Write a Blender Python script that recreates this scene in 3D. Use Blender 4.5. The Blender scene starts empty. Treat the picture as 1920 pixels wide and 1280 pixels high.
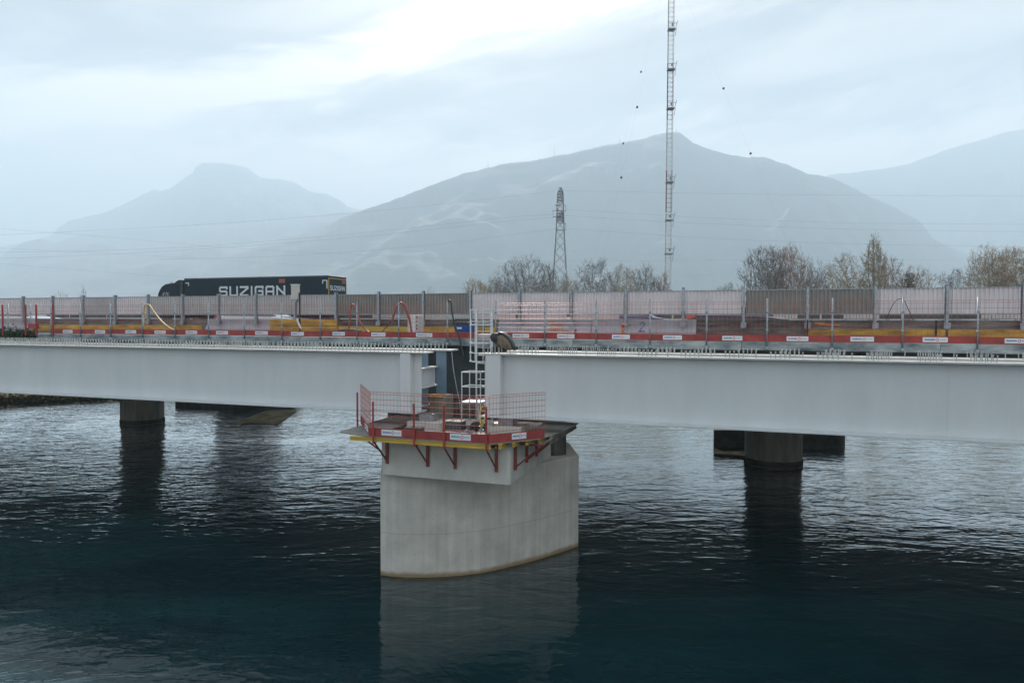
import bpy, math, random
from mathutils import Vector, Matrix, noise as mnoise
rnd = random.Random(7)
R = math.radians
sc = bpy.context.scene
COL = sc.collection

# ------------------------------------------------------------------ camera
H = 8.15                       # camera height above the water
F = 1280.0                     # focal length in pixels of the 1920 px frame
PITCH, ROLL = R(-1.72), R(0.15)
cam_d = bpy.data.cameras.new('camera'); cam = bpy.data.objects.new('camera', cam_d); COL.objects.link(cam)
cam_d.sensor_width = 36; cam_d.lens = 24; cam_d.clip_start = 0.1; cam_d.clip_end = 30000
cam.matrix_world = Matrix.Translation((0, 0, H)) @ Matrix.Rotation(R(90) + PITCH, 4, 'X') @ Matrix.Rotation(ROLL, 4, 'Z')
sc.camera = cam
# ------------------------------------------------------------------ sky, sun, exposure
SUN_EL, SUN_AZ = R(36), R(-3)
world = bpy.data.worlds.new('World'); sc.world = world; world.use_nodes = True
wn, wl = world.node_tree.nodes, world.node_tree.links
wn.clear()
def N(t, **k):
    n = wn.new(t)
    for a, b in k.items(): setattr(n, a, b)
    return n
def wmath(op, a, b=None, c=None, clamp=False):
    n = N('ShaderNodeMath', operation=op, use_clamp=clamp)
    for i, x in enumerate((a, b, c)):
        if x is None: continue
        if isinstance(x, (int, float)): n.inputs[i].default_value = x
        else: wl.new(x, n.inputs[i])
    return n.outputs[0]
out = N('ShaderNodeOutputWorld'); bg = N('ShaderNodeBackground'); bg.inputs[1].default_value = 0.1
wl.new(bg.outputs[0], out.inputs[0])
sky = N('ShaderNodeTexSky', sky_type='NISHITA'); sky.sun_disc = False
sky.sun_elevation = SUN_EL; sky.sun_rotation = SUN_AZ; sky.altitude = 300; sky.air_density = 1.0; sky.dust_density = 2.0
tc = N('ShaderNodeTexCoord'); sep = N('ShaderNodeSeparateXYZ'); wl.new(tc.outputs['Generated'], sep.inputs[0])
X, Y, Z = sep.outputs
az = wmath('ARCTAN2', X, Y); el = wmath('ARCSINE', Z)
# cirrus: noise stretched along gently rising streaks
comb = N('ShaderNodeCombineXYZ')
wl.new(wmath('MULTIPLY', az, 1.6), comb.inputs[0])
wl.new(wmath('SUBTRACT', wmath('MULTIPLY', el, 6.0), wmath('MULTIPLY', az, 0.9)), comb.inputs[1])
nz = N('ShaderNodeTexNoise'); nz.inputs['Scale'].default_value = 1.9; nz.inputs['Detail'].default_value = 9; nz.inputs['Roughness'].default_value = 0.52; nz.inputs['Distortion'].default_value = 0.9
wl.new(comb.outputs[0], nz.inputs['Vector'])
nz2 = N('ShaderNodeTexNoise'); nz2.inputs['Scale'].default_value = 4.2; nz2.inputs['Detail'].default_value = 10; nz2.inputs['Roughness'].default_value = 0.6; nz2.inputs['Distortion'].default_value = 0.5
wl.new(comb.outputs[0], nz2.inputs['Vector'])
def smooth(x, a, b):
    n = N('ShaderNodeMapRange', interpolation_type='SMOOTHSTEP'); wl.new(x, n.inputs[0])
    n.inputs[1].default_value = a; n.inputs[2].default_value = b
    return n.outputs[0]
wisps = smooth(nz.outputs[0], 0.38, 0.72)
# one long bright bank of cirrus that climbs from the left to the top
fc = N('ShaderNodeFloatCurve'); cm = fc.mapping.curves[0]
pts = [(0.0, 0.40), (0.20, 0.47), (0.327, 0.585), (0.42, 0.685), (0.47, 0.76), (0.53, 0.84), (0.60, 0.90), (1.0, 1.0)]
# x: azimuth -1.0..0.8 rad -> 0..1 ; y: elevation 0..0.5 rad -> 0..1
for i, p in enumerate(pts):
    if i == 0: cm.points[0].location = p
    elif i == len(pts) - 1: cm.points[-1].location = p
    else: cm.points.new(*p)
fc.mapping.update()
azn = wmath('MULTIPLY', wmath('ADD', az, 1.0), 0.5556, clamp=True)
wl.new(azn, fc.inputs[1])
elc = wmath('MULTIPLY', fc.outputs[0], 0.5)
warp = wmath('MULTIPLY', wmath('SUBTRACT', nz2.outputs[0], 0.5), 0.12)
dist = wmath('ABSOLUTE', wmath('ADD', wmath('SUBTRACT', el, elc), warp))
wid = wmath('ADD', 0.056, wmath('MULTIPLY', wmath('ABSOLUTE', wmath('ADD', az, 0.3)), 0.06))
band = smooth(wmath('DIVIDE', dist, wid), 1.0, 0.15)
low = wmath('MULTIPLY', smooth(wmath('ADD', el, wmath('MULTIPLY', wmath('SUBTRACT', nz2.outputs[0], 0.5), 0.22)), 0.31, 0.20), smooth(wmath('ADD', az, wmath('MULTIPLY', wmath('SUBTRACT', nz.outputs[0], 0.5), 1.0)), -1.3, -0.1))
cl = wmath('MAXIMUM', wmath('MAXIMUM', wmath('MULTIPLY', wisps, 0.42), wmath('MULTIPLY', band, 0.95)), wmath('MULTIPLY', low, 0.85))
CLOUD = cl
# brighter near the sun, where thin cloud scatters forward
sv = (math.sin(SUN_AZ) * math.cos(SUN_EL), math.cos(SUN_AZ) * math.cos(SUN_EL), math.sin(SUN_EL))
dp = N('ShaderNodeVectorMath', operation='DOT_PRODUCT'); wl.new(tc.outputs['Generated'], dp.inputs[0]); dp.inputs[1].default_value = sv
glow0 = wmath('MAXIMUM', dp.outputs['Value'], 0.0)
glow = wmath('ADD', wmath('POWER', glow0, 9.0), wmath('MULTIPLY', wmath('POWER', glow0, 45.0), 12.0))
VEIL_L, CLOUD_L, GLOW_L = 1.6, 8.2, 0.9
lum = wmath('ADD', wmath('ADD', VEIL_L, wmath('MULTIPLY', CLOUD, CLOUD_L - VEIL_L)), wmath('MULTIPLY', glow, wmath('MULTIPLY', wmath('ADD', CLOUD, 0.35), GLOW_L)))
tint = N('ShaderNodeMix', data_type='RGBA'); wl.new(CLOUD, tint.inputs[0])
tint.inputs[6].default_value = (1.0, 0.94, 0.91, 1); tint.inputs[7].default_value = (1.0, 0.875, 0.72, 1)
cl_col = N('ShaderNodeVectorMath', operation='SCALE'); wl.new(tint.outputs[2], cl_col.inputs[0]); wl.new(lum, cl_col.inputs[3])
mx = N('ShaderNodeMix', data_type='RGBA'); mx.inputs[0].default_value = 0.72
wl.new(wmath('ADD', 0.89, wmath('MULTIPLY', CLOUD, 0.10), clamp=True), mx.inputs[0])
wl.new(sky.outputs[0], mx.inputs[6]); wl.new(cl_col.outputs[0], mx.inputs[7]); wl.new(mx.outputs[2], bg.inputs[0])

sun_d = bpy.data.lights.new('sun', 'SUN'); sun_d.energy = 4.4; sun_d.angle = R(0.6); sun_d.color = (1.0, 0.93, 0.86)
sun = bpy.data.objects.new('sun', sun_d); COL.objects.link(sun)
sun.rotation_euler = Vector(sv).to_track_quat('Z', 'Y').to_euler(); sun.location = (0, 60, 80)
sc.view_settings.view_transform = 'Standard'; sc.view_settings.look = 'None'
sc.view_settings.exposure = 1.1; sc.view_settings.gamma = 1.0; sc.view_settings.use_curve_mapping = False
cy = sc.cycles
cy.volume_bounces = 3; cy.max_bounces = 7; cy.diffuse_bounces = 3; cy.glossy_bounces = 3; cy.transmission_bounces = 3
cy.use_denoising = True; cy.caustics_reflective = False; cy.caustics_refractive = False

# ------------------------------------------------------------------ frames
A = R(18.6); CS, SN = math.cos(A), math.sin(A)
def W(u, v, z=0.0): return Vector((u * CS + v * SN, -u * SN + v * CS, z))
def ray(px, py):
    x, y = (px - 960) / F, (640 - py) / F
    xr, yr = x * math.cos(ROLL) - y * math.sin(ROLL), x * math.sin(ROLL) + y * math.cos(ROLL)
    return Vector((xr, math.cos(PITCH) - yr * math.sin(PITCH), math.sin(PITCH) + yr * math.cos(PITCH)))
def UV(p): return (p.x * CS - p.y * SN, p.x * SN + p.y * CS)
def at_v(px, py, v):          # point of the picture on the plane "v metres across the bridge"
    r = ray(px, py); k = v / (r.x * SN + r.y * CS); r = r * k
    return (UV(r)[0], v, H + r.z)
def at_z(px, py, z):
    r = ray(px, py); k = (z - H) / r.z; r = r * k
    return UV(r) + (z,)
def at_Y(px, py, y):
    r = ray(px, py); r = r * (y / r.y); return Vector((r.x, r.y, H + r.z))

# ------------------------------------------------------------------ mesh helpers
class MB:
    def __init__(s): s.v, s.f = [], []
    def add(s, vs, fs):
        n = len(s.v); s.v += [tuple(p) for p in vs]; s.f += [tuple(i + n for i in f) for f in fs]; return s
    def box(s, x0, x1, y0, y1, z0, z1):
        return s.add([(x0, y0, z0), (x1, y0, z0), (x1, y1, z0), (x0, y1, z0), (x0, y0, z1), (x1, y0, z1), (x1, y1, z1), (x0, y1, z1)],
                     [(0, 3, 2, 1), (4, 5, 6, 7), (0, 1, 5, 4), (1, 2, 6, 5), (2, 3, 7, 6), (3, 0, 4, 7)])
    def prism(s, pts, z0, z1):
        n = len(pts)
        return s.add([(p[0], p[1], z0) for p in pts] + [(p[0], p[1], z1) for p in pts],
                     [tuple(range(n))[::-1], tuple(range(n, 2 * n))] + [(i, (i + 1) % n, n + (i + 1) % n, n + i) for i in range(n)])
    def prism_y(s, pts, y0, y1):      # outline in x,z extruded along y
        n = len(pts)
        return s.add([(p[0], y0, p[1]) for p in pts] + [(p[0], y1, p[1]) for p in pts],
                     [tuple(range(n)), tuple(range(n, 2 * n))[::-1]] + [(i, n + i, n + (i + 1) % n, (i + 1) % n) for i in range(n)])
    def tube(s, pts, r, n=6, r1=None, cap=True):
        pts = [Vector(p) for p in pts]; m = len(pts); r1 = r if r1 is None else r1
        vs, fs = [], []
        up = None
        for i, p in enumerate(pts):
            d = (pts[min(i + 1, m - 1)] - pts[max(i - 1, 0)])
            if d.length < 1e-9: d = Vector((0, 0, 1))
            d.normalize()
            if up is None: up = Vector((0, 0, 1)) if abs(d.z) < 0.9 else Vector((1, 0, 0))
            a = d.cross(up).normalized(); b = d.cross(a).normalized(); up = -b if False else up
            rr = r + (r1 - r) * i / max(1, m - 1)
            for k in range(n):
                t = 2 * math.pi * k / n
                vs.append(p + a * (rr * math.cos(t)) + b * (rr * math.sin(t)))
        for i in range(m - 1):
            for k in range(n):
                k2 = (k + 1) % n
                fs.append((i * n + k, i * n + k2, (i + 1) * n + k2, (i + 1) * n + k))
        if cap: fs += [tuple(range(n))[::-1], tuple(range((m - 1) * n, m * n))]
        return s.add(vs, fs)
    def lathe(s, prof, c, n=24):      # prof: (r,z) from bottom to top
        m = len(prof); vs, fs = [], []
        for r, z in prof:
            for k in range(n): vs.append((c[0] + r * math.cos(2 * math.pi * k / n), c[1] + r * math.sin(2 * math.pi * k / n), c[2] + z))
        for i in range(m - 1):
            for k in range(n): fs.append((i * n + k, i * n + (k + 1) % n, (i + 1) * n + (k + 1) % n, (i + 1) * n + k))
        fs += [tuple(range(n))[::-1], tuple(range((m - 1) * n, m * n))]
        return s.add(vs, fs)
    def mesh(s, name, m, smooth=False, o=(0, 0, 0)):
        me = bpy.data.meshes.new(name)
        me.from_pydata([(p[0] - o[0], p[1] - o[1], p[2] - o[2]) for p in s.v], [], s.f)
        me.materials.append(m)
        if smooth: me.polygons.foreach_set('use_smooth', [True] * len(me.polygons))
        me.update(); return me

ORG = {}
def link(o, parent=None):
    COL.objects.link(o)
    if parent is not None: o.parent = parent
    return o
def thing(name, label, cat, org, group=None, frame='b'):
    o = bpy.data.objects.new(name, None); o.empty_display_size = 0.3; link(o)
    o['label'] = label; o['category'] = cat
    if group: o['group'] = group
    if frame == 'b': o.location = W(*org); o.rotation_euler = (0, 0, -A)
    else: o.location = org
    ORG[o.name] = tuple(org); return o
def part(name, mb, m, parent, smooth=False, kind=None, label=None, bevel=0):
    org = ORG.get(parent.name, (0, 0, 0))
    o = bpy.data.objects.new(name, mb.mesh(name, m, smooth, org)); link(o, parent)
    ORG[o.name] = org
    if kind: o['kind'] = kind
    if label: o['label'] = label
    if bevel:
        b = o.modifiers.new('bevel', 'BEVEL'); b.width = bevel; b.segments = 2; b.limit_method = 'ANGLE'
    return o
def inst(name, me, parent, off, rz=0, kind=None, label=None, org=None):     # a piece that shares its mesh; off is in bridge/world coordinates
    o = bpy.data.objects.new(name, me); link(o, parent)
    p = ORG.get(parent.name, (0, 0, 0)); o.location = (off[0] - p[0], off[1] - p[1], off[2] - p[2]); o.rotation_euler = (0, 0, rz)
    if kind: o['kind'] = kind
    if label: o['label'] = label
    ORG[o.name] = tuple(off); return o
def solo(name, mb, m, label, cat, org, group=None, frame='b', smooth=False, bevel=0):    # a thing that is one mesh
    o = bpy.data.objects.new(name, mb.mesh(name, m, smooth, org)); link(o)
    o['label'] = label; o['category'] = cat
    if group: o['group'] = group
    if frame == 'b': o.location = W(*org); o.rotation_euler = (0, 0, -A)
    else: o.location = org
    ORG[o.name] = tuple(org)
    if bevel:
        b = o.modifiers.new('bevel', 'BEVEL'); b.width = bevel; b.segments = 2; b.limit_method = 'ANGLE'
    return o
def struct(name, mb, m, frame='w', smooth=False):
    o = bpy.data.objects.new(name, mb.mesh(name, m, smooth)); link(o); o['kind'] = 'structure'
    if frame == 'b': o.rotation_euler = (0, 0, -A)
    return o

# ------------------------------------------------------------------ materials
def mat(name, col, rough=0.6, metal=0.0, var=0.12, scale=3.0, bump=0.0, bscale=20.0, col2=None, stretch=(1, 1, 1), coat=0.0, spec=0.5, detail=6):
    m = bpy.data.materials.new(name); m.use_nodes = True
    n, l = m.node_tree.nodes, m.node_tree.links
    b = n['Principled BSDF']; b.inputs['Roughness'].default_value = rough; b.inputs['Metallic'].default_value = metal
    b.inputs['Coat Weight'].default_value = coat; b.inputs['Specular IOR Level'].default_value = spec
    t = n.new('ShaderNodeTexCoord'); mp = n.new('ShaderNodeMapping'); mp.inputs['Scale'].default_value = stretch
    oi = n.new('ShaderNodeObjectInfo'); l.new(t.outputs['Object'], mp.inputs[0])
    cmb = n.new('ShaderNodeVectorMath'); cmb.operation = 'ADD'; l.new(mp.outputs[0], cmb.inputs[0])
    sc_ = n.new('ShaderNodeMath'); sc_.operation = 'MULTIPLY'; sc_.inputs[1].default_value = 37.0; l.new(oi.outputs['Random'], sc_.inputs[0]); l.new(sc_.outputs[0], cmb.inputs[1])
    nz = n.new('ShaderNodeTexNoise'); nz.inputs['Scale'].default_value = scale; nz.inputs['Detail'].default_value = detail; nz.inputs['Roughness'].default_value = 0.62
    l.new(cmb.outputs[0], nz.inputs['Vector'])
    mx = n.new('ShaderNodeMix'); mx.data_type = 'RGBA'
    c2 = col2 or tuple(c * (1 - 2.2 * var) for c in col[:3])
    c1 = col if col2 else tuple(min(1, c * (1 + 0.9 * var)) for c in col[:3])
    mx.inputs[6].default_value = (*c2[:3], 1); mx.inputs[7].default_value = (*c1[:3], 1)
    rp = n.new('ShaderNodeMapRange'); rp.inputs[1].default_value = 0.32; rp.inputs[2].default_value = 0.68; l.new(nz.outputs[0], rp.inputs[0])
    l.new(rp.outputs[0], mx.inputs[0]); l.new(mx.outputs[2], b.inputs['Base Color'])
    if bump:
        nb = n.new('ShaderNodeTexNoise'); nb.inputs['Scale'].default_value = bscale; nb.inputs['Detail'].default_value = 5; l.new(cmb.outputs[0], nb.inputs['Vector'])
        bp = n.new('ShaderNodeBump'); bp.inputs['Distance'].default_value = bump; bp.inputs['Strength'].default_value = 0.6
        l.new(nb.outputs[0], bp.inputs['Height']); l.new(bp.outputs[0], b.inputs['Normal'])
    m['mix'] = mx.name
    return m
M = {}
M['steel'] = mat('painted_steel', (0.66, 0.685, 0.695), 0.38, var=0.035, scale=0.7, bump=0.003, bscale=0.9, stretch=(1.3, 1, 0.35))
M['steel_top'] = mat('flange_steel', (0.66, 0.65, 0.62), 0.30, var=0.08, scale=2.0)
M['stud'] = mat('stud_steel', (0.42, 0.44, 0.43), 0.5, metal=0.3, var=0.2)
M['galv'] = mat('galvanised', (0.36, 0.40, 0.44), 0.42, metal=0.55, var=0.15, scale=9)
M['alu'] = mat('aluminium', (0.72, 0.74, 0.75), 0.30, metal=0.7, var=0.06)
M['concrete'] = mat('new_concrete', (0.585, 0.57, 0.52), 0.85, var=0.10, scale=1.3, bump=0.01, bscale=6, stretch=(1, 1, 0.5))
M['fascia'] = mat('mottled_fascia', (0.46, 0.50, 0.50), 0.85, var=0.3, scale=1.8, bump=0.02, bscale=5, col2=(0.065, 0.10, 0.12), stretch=(0.55, 1, 1.6))
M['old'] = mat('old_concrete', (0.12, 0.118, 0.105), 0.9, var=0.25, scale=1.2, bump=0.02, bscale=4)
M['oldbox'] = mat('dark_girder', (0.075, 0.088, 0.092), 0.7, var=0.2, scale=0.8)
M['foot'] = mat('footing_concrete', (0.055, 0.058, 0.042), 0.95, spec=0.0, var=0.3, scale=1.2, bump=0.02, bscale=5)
M['asphalt'] = mat('asphalt', (0.055, 0.055, 0.056), 0.9, var=0.15, scale=8, bump=0.004, bscale=80)
M['red'] = mat('red_paint', (0.35, 0.045, 0.038), 0.55, var=0.18, scale=2.5)
M['redwire'] = mat('red_wire', (0.45, 0.10, 0.07), 0.35, metal=0.35, var=0.1)
M['yellow'] = mat('yellow_timber', (0.62, 0.42, 0.06), 0.6, var=0.12, scale=5, stretch=(0.4, 1, 2))
M['plytan'] = mat('formwork_ply', (0.66, 0.36, 0.06), 0.6, var=0.28, scale=2.2, stretch=(0.4, 1, 1.5))
M['ply'] = mat('grey_ply', (0.27, 0.26, 0.235), 0.7, var=0.12, scale=3)
M['white'] = mat('white_board', (0.76, 0.78, 0.80), 0.5, var=0.04)
M['bracket'] = mat('rusty_red_steel', (0.24, 0.05, 0.04), 0.6, var=0.2, scale=6)
M['ink'] = mat('blue_ink', (0.05, 0.16, 0.42), 0.5, var=0.05)
M['ink2'] = mat('light_blue_ink', (0.22, 0.45, 0.66), 0.5, var=0.05)
M['inkred'] = mat('red_ink', (0.62, 0.06, 0.04), 0.5, var=0.05)
M['pan_l'] = mat('light_panel', (0.80, 0.74, 0.75), 0.5, var=0.06, scale=1.1)
M['pan_m'] = mat('grey_panel', (0.56, 0.53, 0.53), 0.5, var=0.06, scale=1.1)
M['pan_d'] = mat('dark_panel', (0.29, 0.265, 0.245), 0.5, var=0.08, scale=1.1)
M['wall_lilac'] = mat('lilac_concrete', (0.42, 0.39, 0.42), 0.8, var=0.08, scale=2)
M['wall_brown'] = mat('brown_concrete', (0.20, 0.17, 0.155), 0.85, var=0.28, scale=2.6, bump=0.02, bscale=7, stretch=(0.35, 1, 2.2))
M['wall_dark'] = mat('dark_rough_concrete', (0.13, 0.115, 0.105), 0.9, var=0.3, scale=3, bump=0.03, bscale=8, stretch=(0.4, 1, 2.0))
M['black'] = mat('black_rubber', (0.02, 0.021, 0.023), 0.5, var=0.2)
M['hosered'] = mat('red_hose', (0.33, 0.085, 0.07), 0.45, var=0.1)
M['hoseyel'] = mat('yellow_hose', (0.72, 0.56, 0.25), 0.45, var=0.1)
M['blue'] = mat('blue_plastic', (0.025, 0.10, 0.34), 0.4, var=0.1)
M['cream'] = mat('cream_metal', (0.60, 0.57, 0.53), 0.5, var=0.06)
M['truck'] = mat('truck_paint', (0.006, 0.020, 0.032), 0.5, var=0.06, scale=0.6, spec=0.25)
M['trim'] = mat('silver_trim', (0.55, 0.60, 0.62), 0.35, metal=0.4, var=0.04)
M['letter'] = mat('silver_lettering', (0.62, 0.66, 0.68), 0.45, var=0.03)
M['orange'] = mat('orange_paint', (0.75, 0.24, 0.05), 0.5, var=0.1)
M['ochre'] = mat('ochre_trim', (0.50, 0.30, 0.03), 0.5, var=0.05)
M['rust'] = mat('brick_red_sign', (0.34, 0.09, 0.06), 0.5, var=0.05)
M['glass'] = mat('dark_glass', (0.015, 0.02, 0.025), 0.05, var=0.02, coat=1.0)
M['carblue'] = mat('navy_car_paint', (0.015, 0.04, 0.14), 0.25, var=0.03, coat=1.0)
M['carwhite'] = mat('white_car_paint', (0.80, 0.81, 0.82), 0.2, var=0.02, coat=1.0)
M['cardark'] = mat('dark_blue_car_paint', (0.01, 0.018, 0.045), 0.2, var=0.03, coat=1.0)
M['lamp'] = mat('tail_lamp', (0.62, 0.05, 0.02), 0.15, var=0.02, coat=1.0)
M['tarp'] = mat('beige_canvas', (0.24, 0.19, 0.125), 0.85, var=0.22, scale=6, bump=0.02, bscale=10)
M['col'] = mat('river_column_concrete', (0.26, 0.25, 0.20), 0.85, var=0.2, scale=1.2, bump=0.01, bscale=5, stretch=(2, 2, .3))
M['bark'] = mat('bark', (0.12, 0.10, 0.08), 0.9, var=0.2)
M['twig'] = mat('grey_twigs', (0.125, 0.09, 0.062), 0.9, var=0.15)
M['twig_y'] = mat('yellowish_twigs', (0.27, 0.18, 0.06), 0.9, var=0.15)
M['twig_r'] = mat('reddish_twigs', (0.25, 0.125, 0.06), 0.9, var=0.15)
M['ivy'] = mat('ivy_leaves', (0.035, 0.065, 0.022), 0.6, var=0.25)
M['mastred'] = mat('mast_red', (0.22, 0.085, 0.085), 0.6, var=0.1)
M['mastwhite'] = mat('mast_white', (0.55, 0.55, 0.55), 0.6, var=0.1)
M['wire'] = mat('cable_grey', (0.22, 0.24, 0.26), 0.6, var=0.1)
M['ground'] = mat('meadow_ground', (0.09, 0.10, 0.05), 0.95, var=0.3, scale=0.05, col2=(0.13, 0.115, 0.07))
M['rock'] = mat('forest_and_rock', (0.065, 0.07, 0.062), 0.95, var=0.2, scale=0.003, col2=(0.022, 0.032, 0.026), detail=10, bump=14.0, bscale=0.012)

# pale cliffs only where the mountain is steep
def rock_mat():
    m = M['rock']; n, l = m.node_tree.nodes, m.node_tree.links
    mx = n[m['mix']]; b = n['Principled BSDF']
    g = n.new('ShaderNodeNewGeometry'); s_ = n.new('ShaderNodeSeparateXYZ'); l.new(g.outputs['True Normal'], s_.inputs[0])
    r = n.new('ShaderNodeMapRange'); r.inputs[1].default_value = 0.33; r.inputs[2].default_value = 0.10; l.new(s_.outputs[2], r.inputs[0])
    m2 = n.new('ShaderNodeMix'); m2.data_type = 'RGBA'; l.new(r.outputs[0], m2.inputs[0]); l.new(mx.outputs[2], m2.inputs[6]); m2.inputs[7].default_value = (0.085, 0.09, 0.08, 1)
    l.new(m2.outputs[2], b.inputs['Base Color'])
rock_mat()
# new pier concrete: shutter-board streaks, cast joints and the brown tide mark at the waterline
def pier_mat():
    m = mat('pier_concrete', (0.585, 0.565, 0.51), 0.85, var=0.09, scale=1.1, bump=0.008, bscale=9)
    n, l = m.node_tree.nodes, m.node_tree.links; mx = n[m['mix']]; b = n['Principled BSDF']
    t = n.new('ShaderNodeTexCoord'); mp = n.new('ShaderNodeMapping'); mp.inputs['Scale'].default_value = (3.2, 3.2, 0.10); l.new(t.outputs['Object'], mp.inputs[0])
    nz = n.new('ShaderNodeTexNoise'); nz.inputs['Scale'].default_value = 1.6; nz.inputs['Detail'].default_value = 7; l.new(mp.outputs[0], nz.inputs[0])
    r = n.new('ShaderNodeMapRange'); r.inputs[1].default_value = 0.3; r.inputs[2].default_value = 0.75; r.inputs[3].default_value = 0.86; r.inputs[4].default_value = 1.08; l.new(nz.outputs[0], r.inputs[0])
    ml = n.new('ShaderNodeVectorMath'); ml.operation = 'SCALE'; l.new(mx.outputs[2], ml.inputs[0]); l.new(r.outputs[0], ml.inputs[3])
    g = n.new('ShaderNodeNewGeometry'); s_ = n.new('ShaderNodeSeparateXYZ'); l.new(g.outputs['Position'], s_.inputs[0])
    def line(z, w, k, prev):
        a = n.new('ShaderNodeMath'); a.operation = 'SUBTRACT'; l.new(s_.outputs[2], a.inputs[0]); a.inputs[1].default_value = z
        c = n.new('ShaderNodeMath'); c.operation = 'ABSOLUTE'; l.new(a.outputs[0], c.inputs[0])
        d = n.new('ShaderNodeMapRange'); d.inputs[1].default_value = w * 0.4; d.inputs[2].default_value = w; d.inputs[3].default_value = k; d.inputs[4].default_value = 1; l.new(c.outputs[0], d.inputs[0])
        e = n.new('ShaderNodeVectorMath'); e.operation = 'SCALE'; l.new(prev, e.inputs[0]); l.new(d.outputs[0], e.inputs[3]); return e.outputs[0]
    o = line(1.38, 0.02, 0.80, ml.outputs[0]); o = line(2.2, 0.012, 0.93, o)
    wv = n.new('ShaderNodeTexNoise'); wv.inputs['Scale'].default_value = 2.5; l.new(t.outputs['Object'], wv.inputs[0])
    ad = n.new('ShaderNodeMath'); ad.operation = 'MULTIPLY_ADD'; l.new(wv.outputs[0], ad.inputs[0]); ad.inputs[1].default_value = -0.16; l.new(s_.outputs[2], ad.inputs[2])
    st = n.new('ShaderNodeMapRange'); st.inputs[1].default_value = 0.10; st.inputs[2].default_value = -0.02; l.new(ad.outputs[0], st.inputs[0])
    m3 = n.new('ShaderNodeMix'); m3.data_type = 'RGBA'; l.new(st.outputs[0], m3.inputs[0]); l.new(o, m3.inputs[6]); m3.inputs[7].default_value = (0.27, 0.19, 0.10, 1)
    l.new(m3.outputs[2], b.inputs['Base Color']); return m
M['pier'] = pier_mat()

def water_mat():
    m = bpy.data.materials.new('river_water'); m.use_nodes = True
    n, l = m.node_tree.nodes, m.node_tree.links; b = n['Principled BSDF']
    b.inputs['Roughness'].default_value = 0.6; b.inputs['Specular IOR Level'].default_value = 0.0
    t = n.new('ShaderNodeTexCoord')
    def noise(sc_, scale, det, ro=0.5, dist=0.0, rot=0.0):
        mp = n.new('ShaderNodeMapping'); mp.inputs['Scale'].default_value = sc_; mp.inputs['Rotation'].default_value = (0, 0, rot); l.new(t.outputs['Object'], mp.inputs[0])
        z = n.new('ShaderNodeTexNoise'); z.inputs['Scale'].default_value = scale; z.inputs['Detail'].default_value = det; z.inputs['Roughness'].default_value = ro; z.inputs['Distortion'].default_value = dist
        l.new(mp.outputs[0], z.inputs['Vector']); return z.outputs[0]
    def mth(op, a, b_=None, c=None):
        q = n.new('ShaderNodeMath'); q.operation = op
        for i, x in enumerate((a, b_, c)):
            if x is None: continue
            if isinstance(x, (int, float)): q.inputs[i].default_value = x
            else: l.new(x, q.inputs[i])
        return q.outputs[0]
    def rng(x, a, b_, c=0, d=1):
        q = n.new('ShaderNodeMapRange'); q.interpolation_type = 'SMOOTHSTEP'; l.new(x, q.inputs[0])
        for i, k in enumerate((a, b_, c, d)): q.inputs[i + 1].default_value = k
        return q.outputs[0]
    big = noise((0.6, 1.0, 1), 0.10, 3, dist=1.2)                     # calm and rough patches
    spx = n.new('ShaderNodeSeparateXYZ'); l.new(t.outputs['Object'], spx.inputs[0])
    amp = mth('MULTIPLY', rng(big, 0.35, 0.65, 0.55, 1.25), mth('MULTIPLY', rng(spx.outputs[1], 18.0, 38.0, 0.40, 1.35), rng(spx.outputs[1], 44.0, 62.0, 1.0, 1.7)))   # sheltered and smoother on this side of the bridge
    w1 = noise((0.44, 1.0, 1), 1.4, 2, 0.45, 0.7, R(6))               # long ripples
    w2 = noise((0.45, 1.0, 1), 3.2, 2, 0.5, 0.8, R(-10))
    w3 = noise((0.7, 1.0, 1), 11.0, 2, 0.5, 0.3, R(20))
    h = mth('ADD', mth('ADD', mth('MULTIPLY', w1, 1.0), mth('MULTIPLY', w2, 0.40)), mth('MULTIPLY', w3, 0.05))
    sw = noise((0.5, 0.9, 1), 0.30, 4, 0.55, 2.2)                       # slow boils and eddy lines
    h = mth('MULTIPLY_ADD', sw, 0.8, mth('MULTIPLY', h, amp))
    bp = n.new('ShaderNodeBump'); bp.inputs['Strength'].default_value = 1.0; bp.inputs['Distance'].default_value = 0.058
    l.new(h, bp.inputs['Height']); 
    gl_ = n.new('ShaderNodeBsdfGlossy'); gl_.inputs['Roughness'].default_value = 0.07; gl_.inputs['Color'].default_value = (0.97, 0.99, 1.0, 1); l.new(bp.outputs[0], gl_.inputs['Normal'])
    fr = n.new('ShaderNodeFresnel'); fr.inputs['IOR'].default_value = 1.34; l.new(bp.outputs[0], fr.inputs['Normal'])
    fac = mth('MINIMUM', mth('MULTIPLY', mth('POWER', mth('DIVIDE', fr.outputs[0], 0.38), 1.25), 0.86), 0.95)
    ms_ = n.new('ShaderNodeMixShader'); l.new(fac, ms_.inputs[0]); l.new(b.outputs[0], ms_.inputs[1]); l.new(gl_.outputs[0], ms_.inputs[2]); l.new(ms_.outputs[0], n['Material Output'].inputs['Surface'])
    silt = noise((0.35, 1.0, 1), 0.12, 5, 0.6, 1.5)
    mx = n.new('ShaderNodeMix'); mx.data_type = 'RGBA'; l.new(rng(silt, 0.45, 0.75), mx.inputs[0])
    mx.inputs[6].default_value = (0.001, 0.018, 0.023, 1); mx.inputs[7].default_value = (0.006, 0.045, 0.050, 1)
    l.new(mx.outputs[2], b.inputs['Base Color'])
    return m
M['water'] = water_mat()

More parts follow.
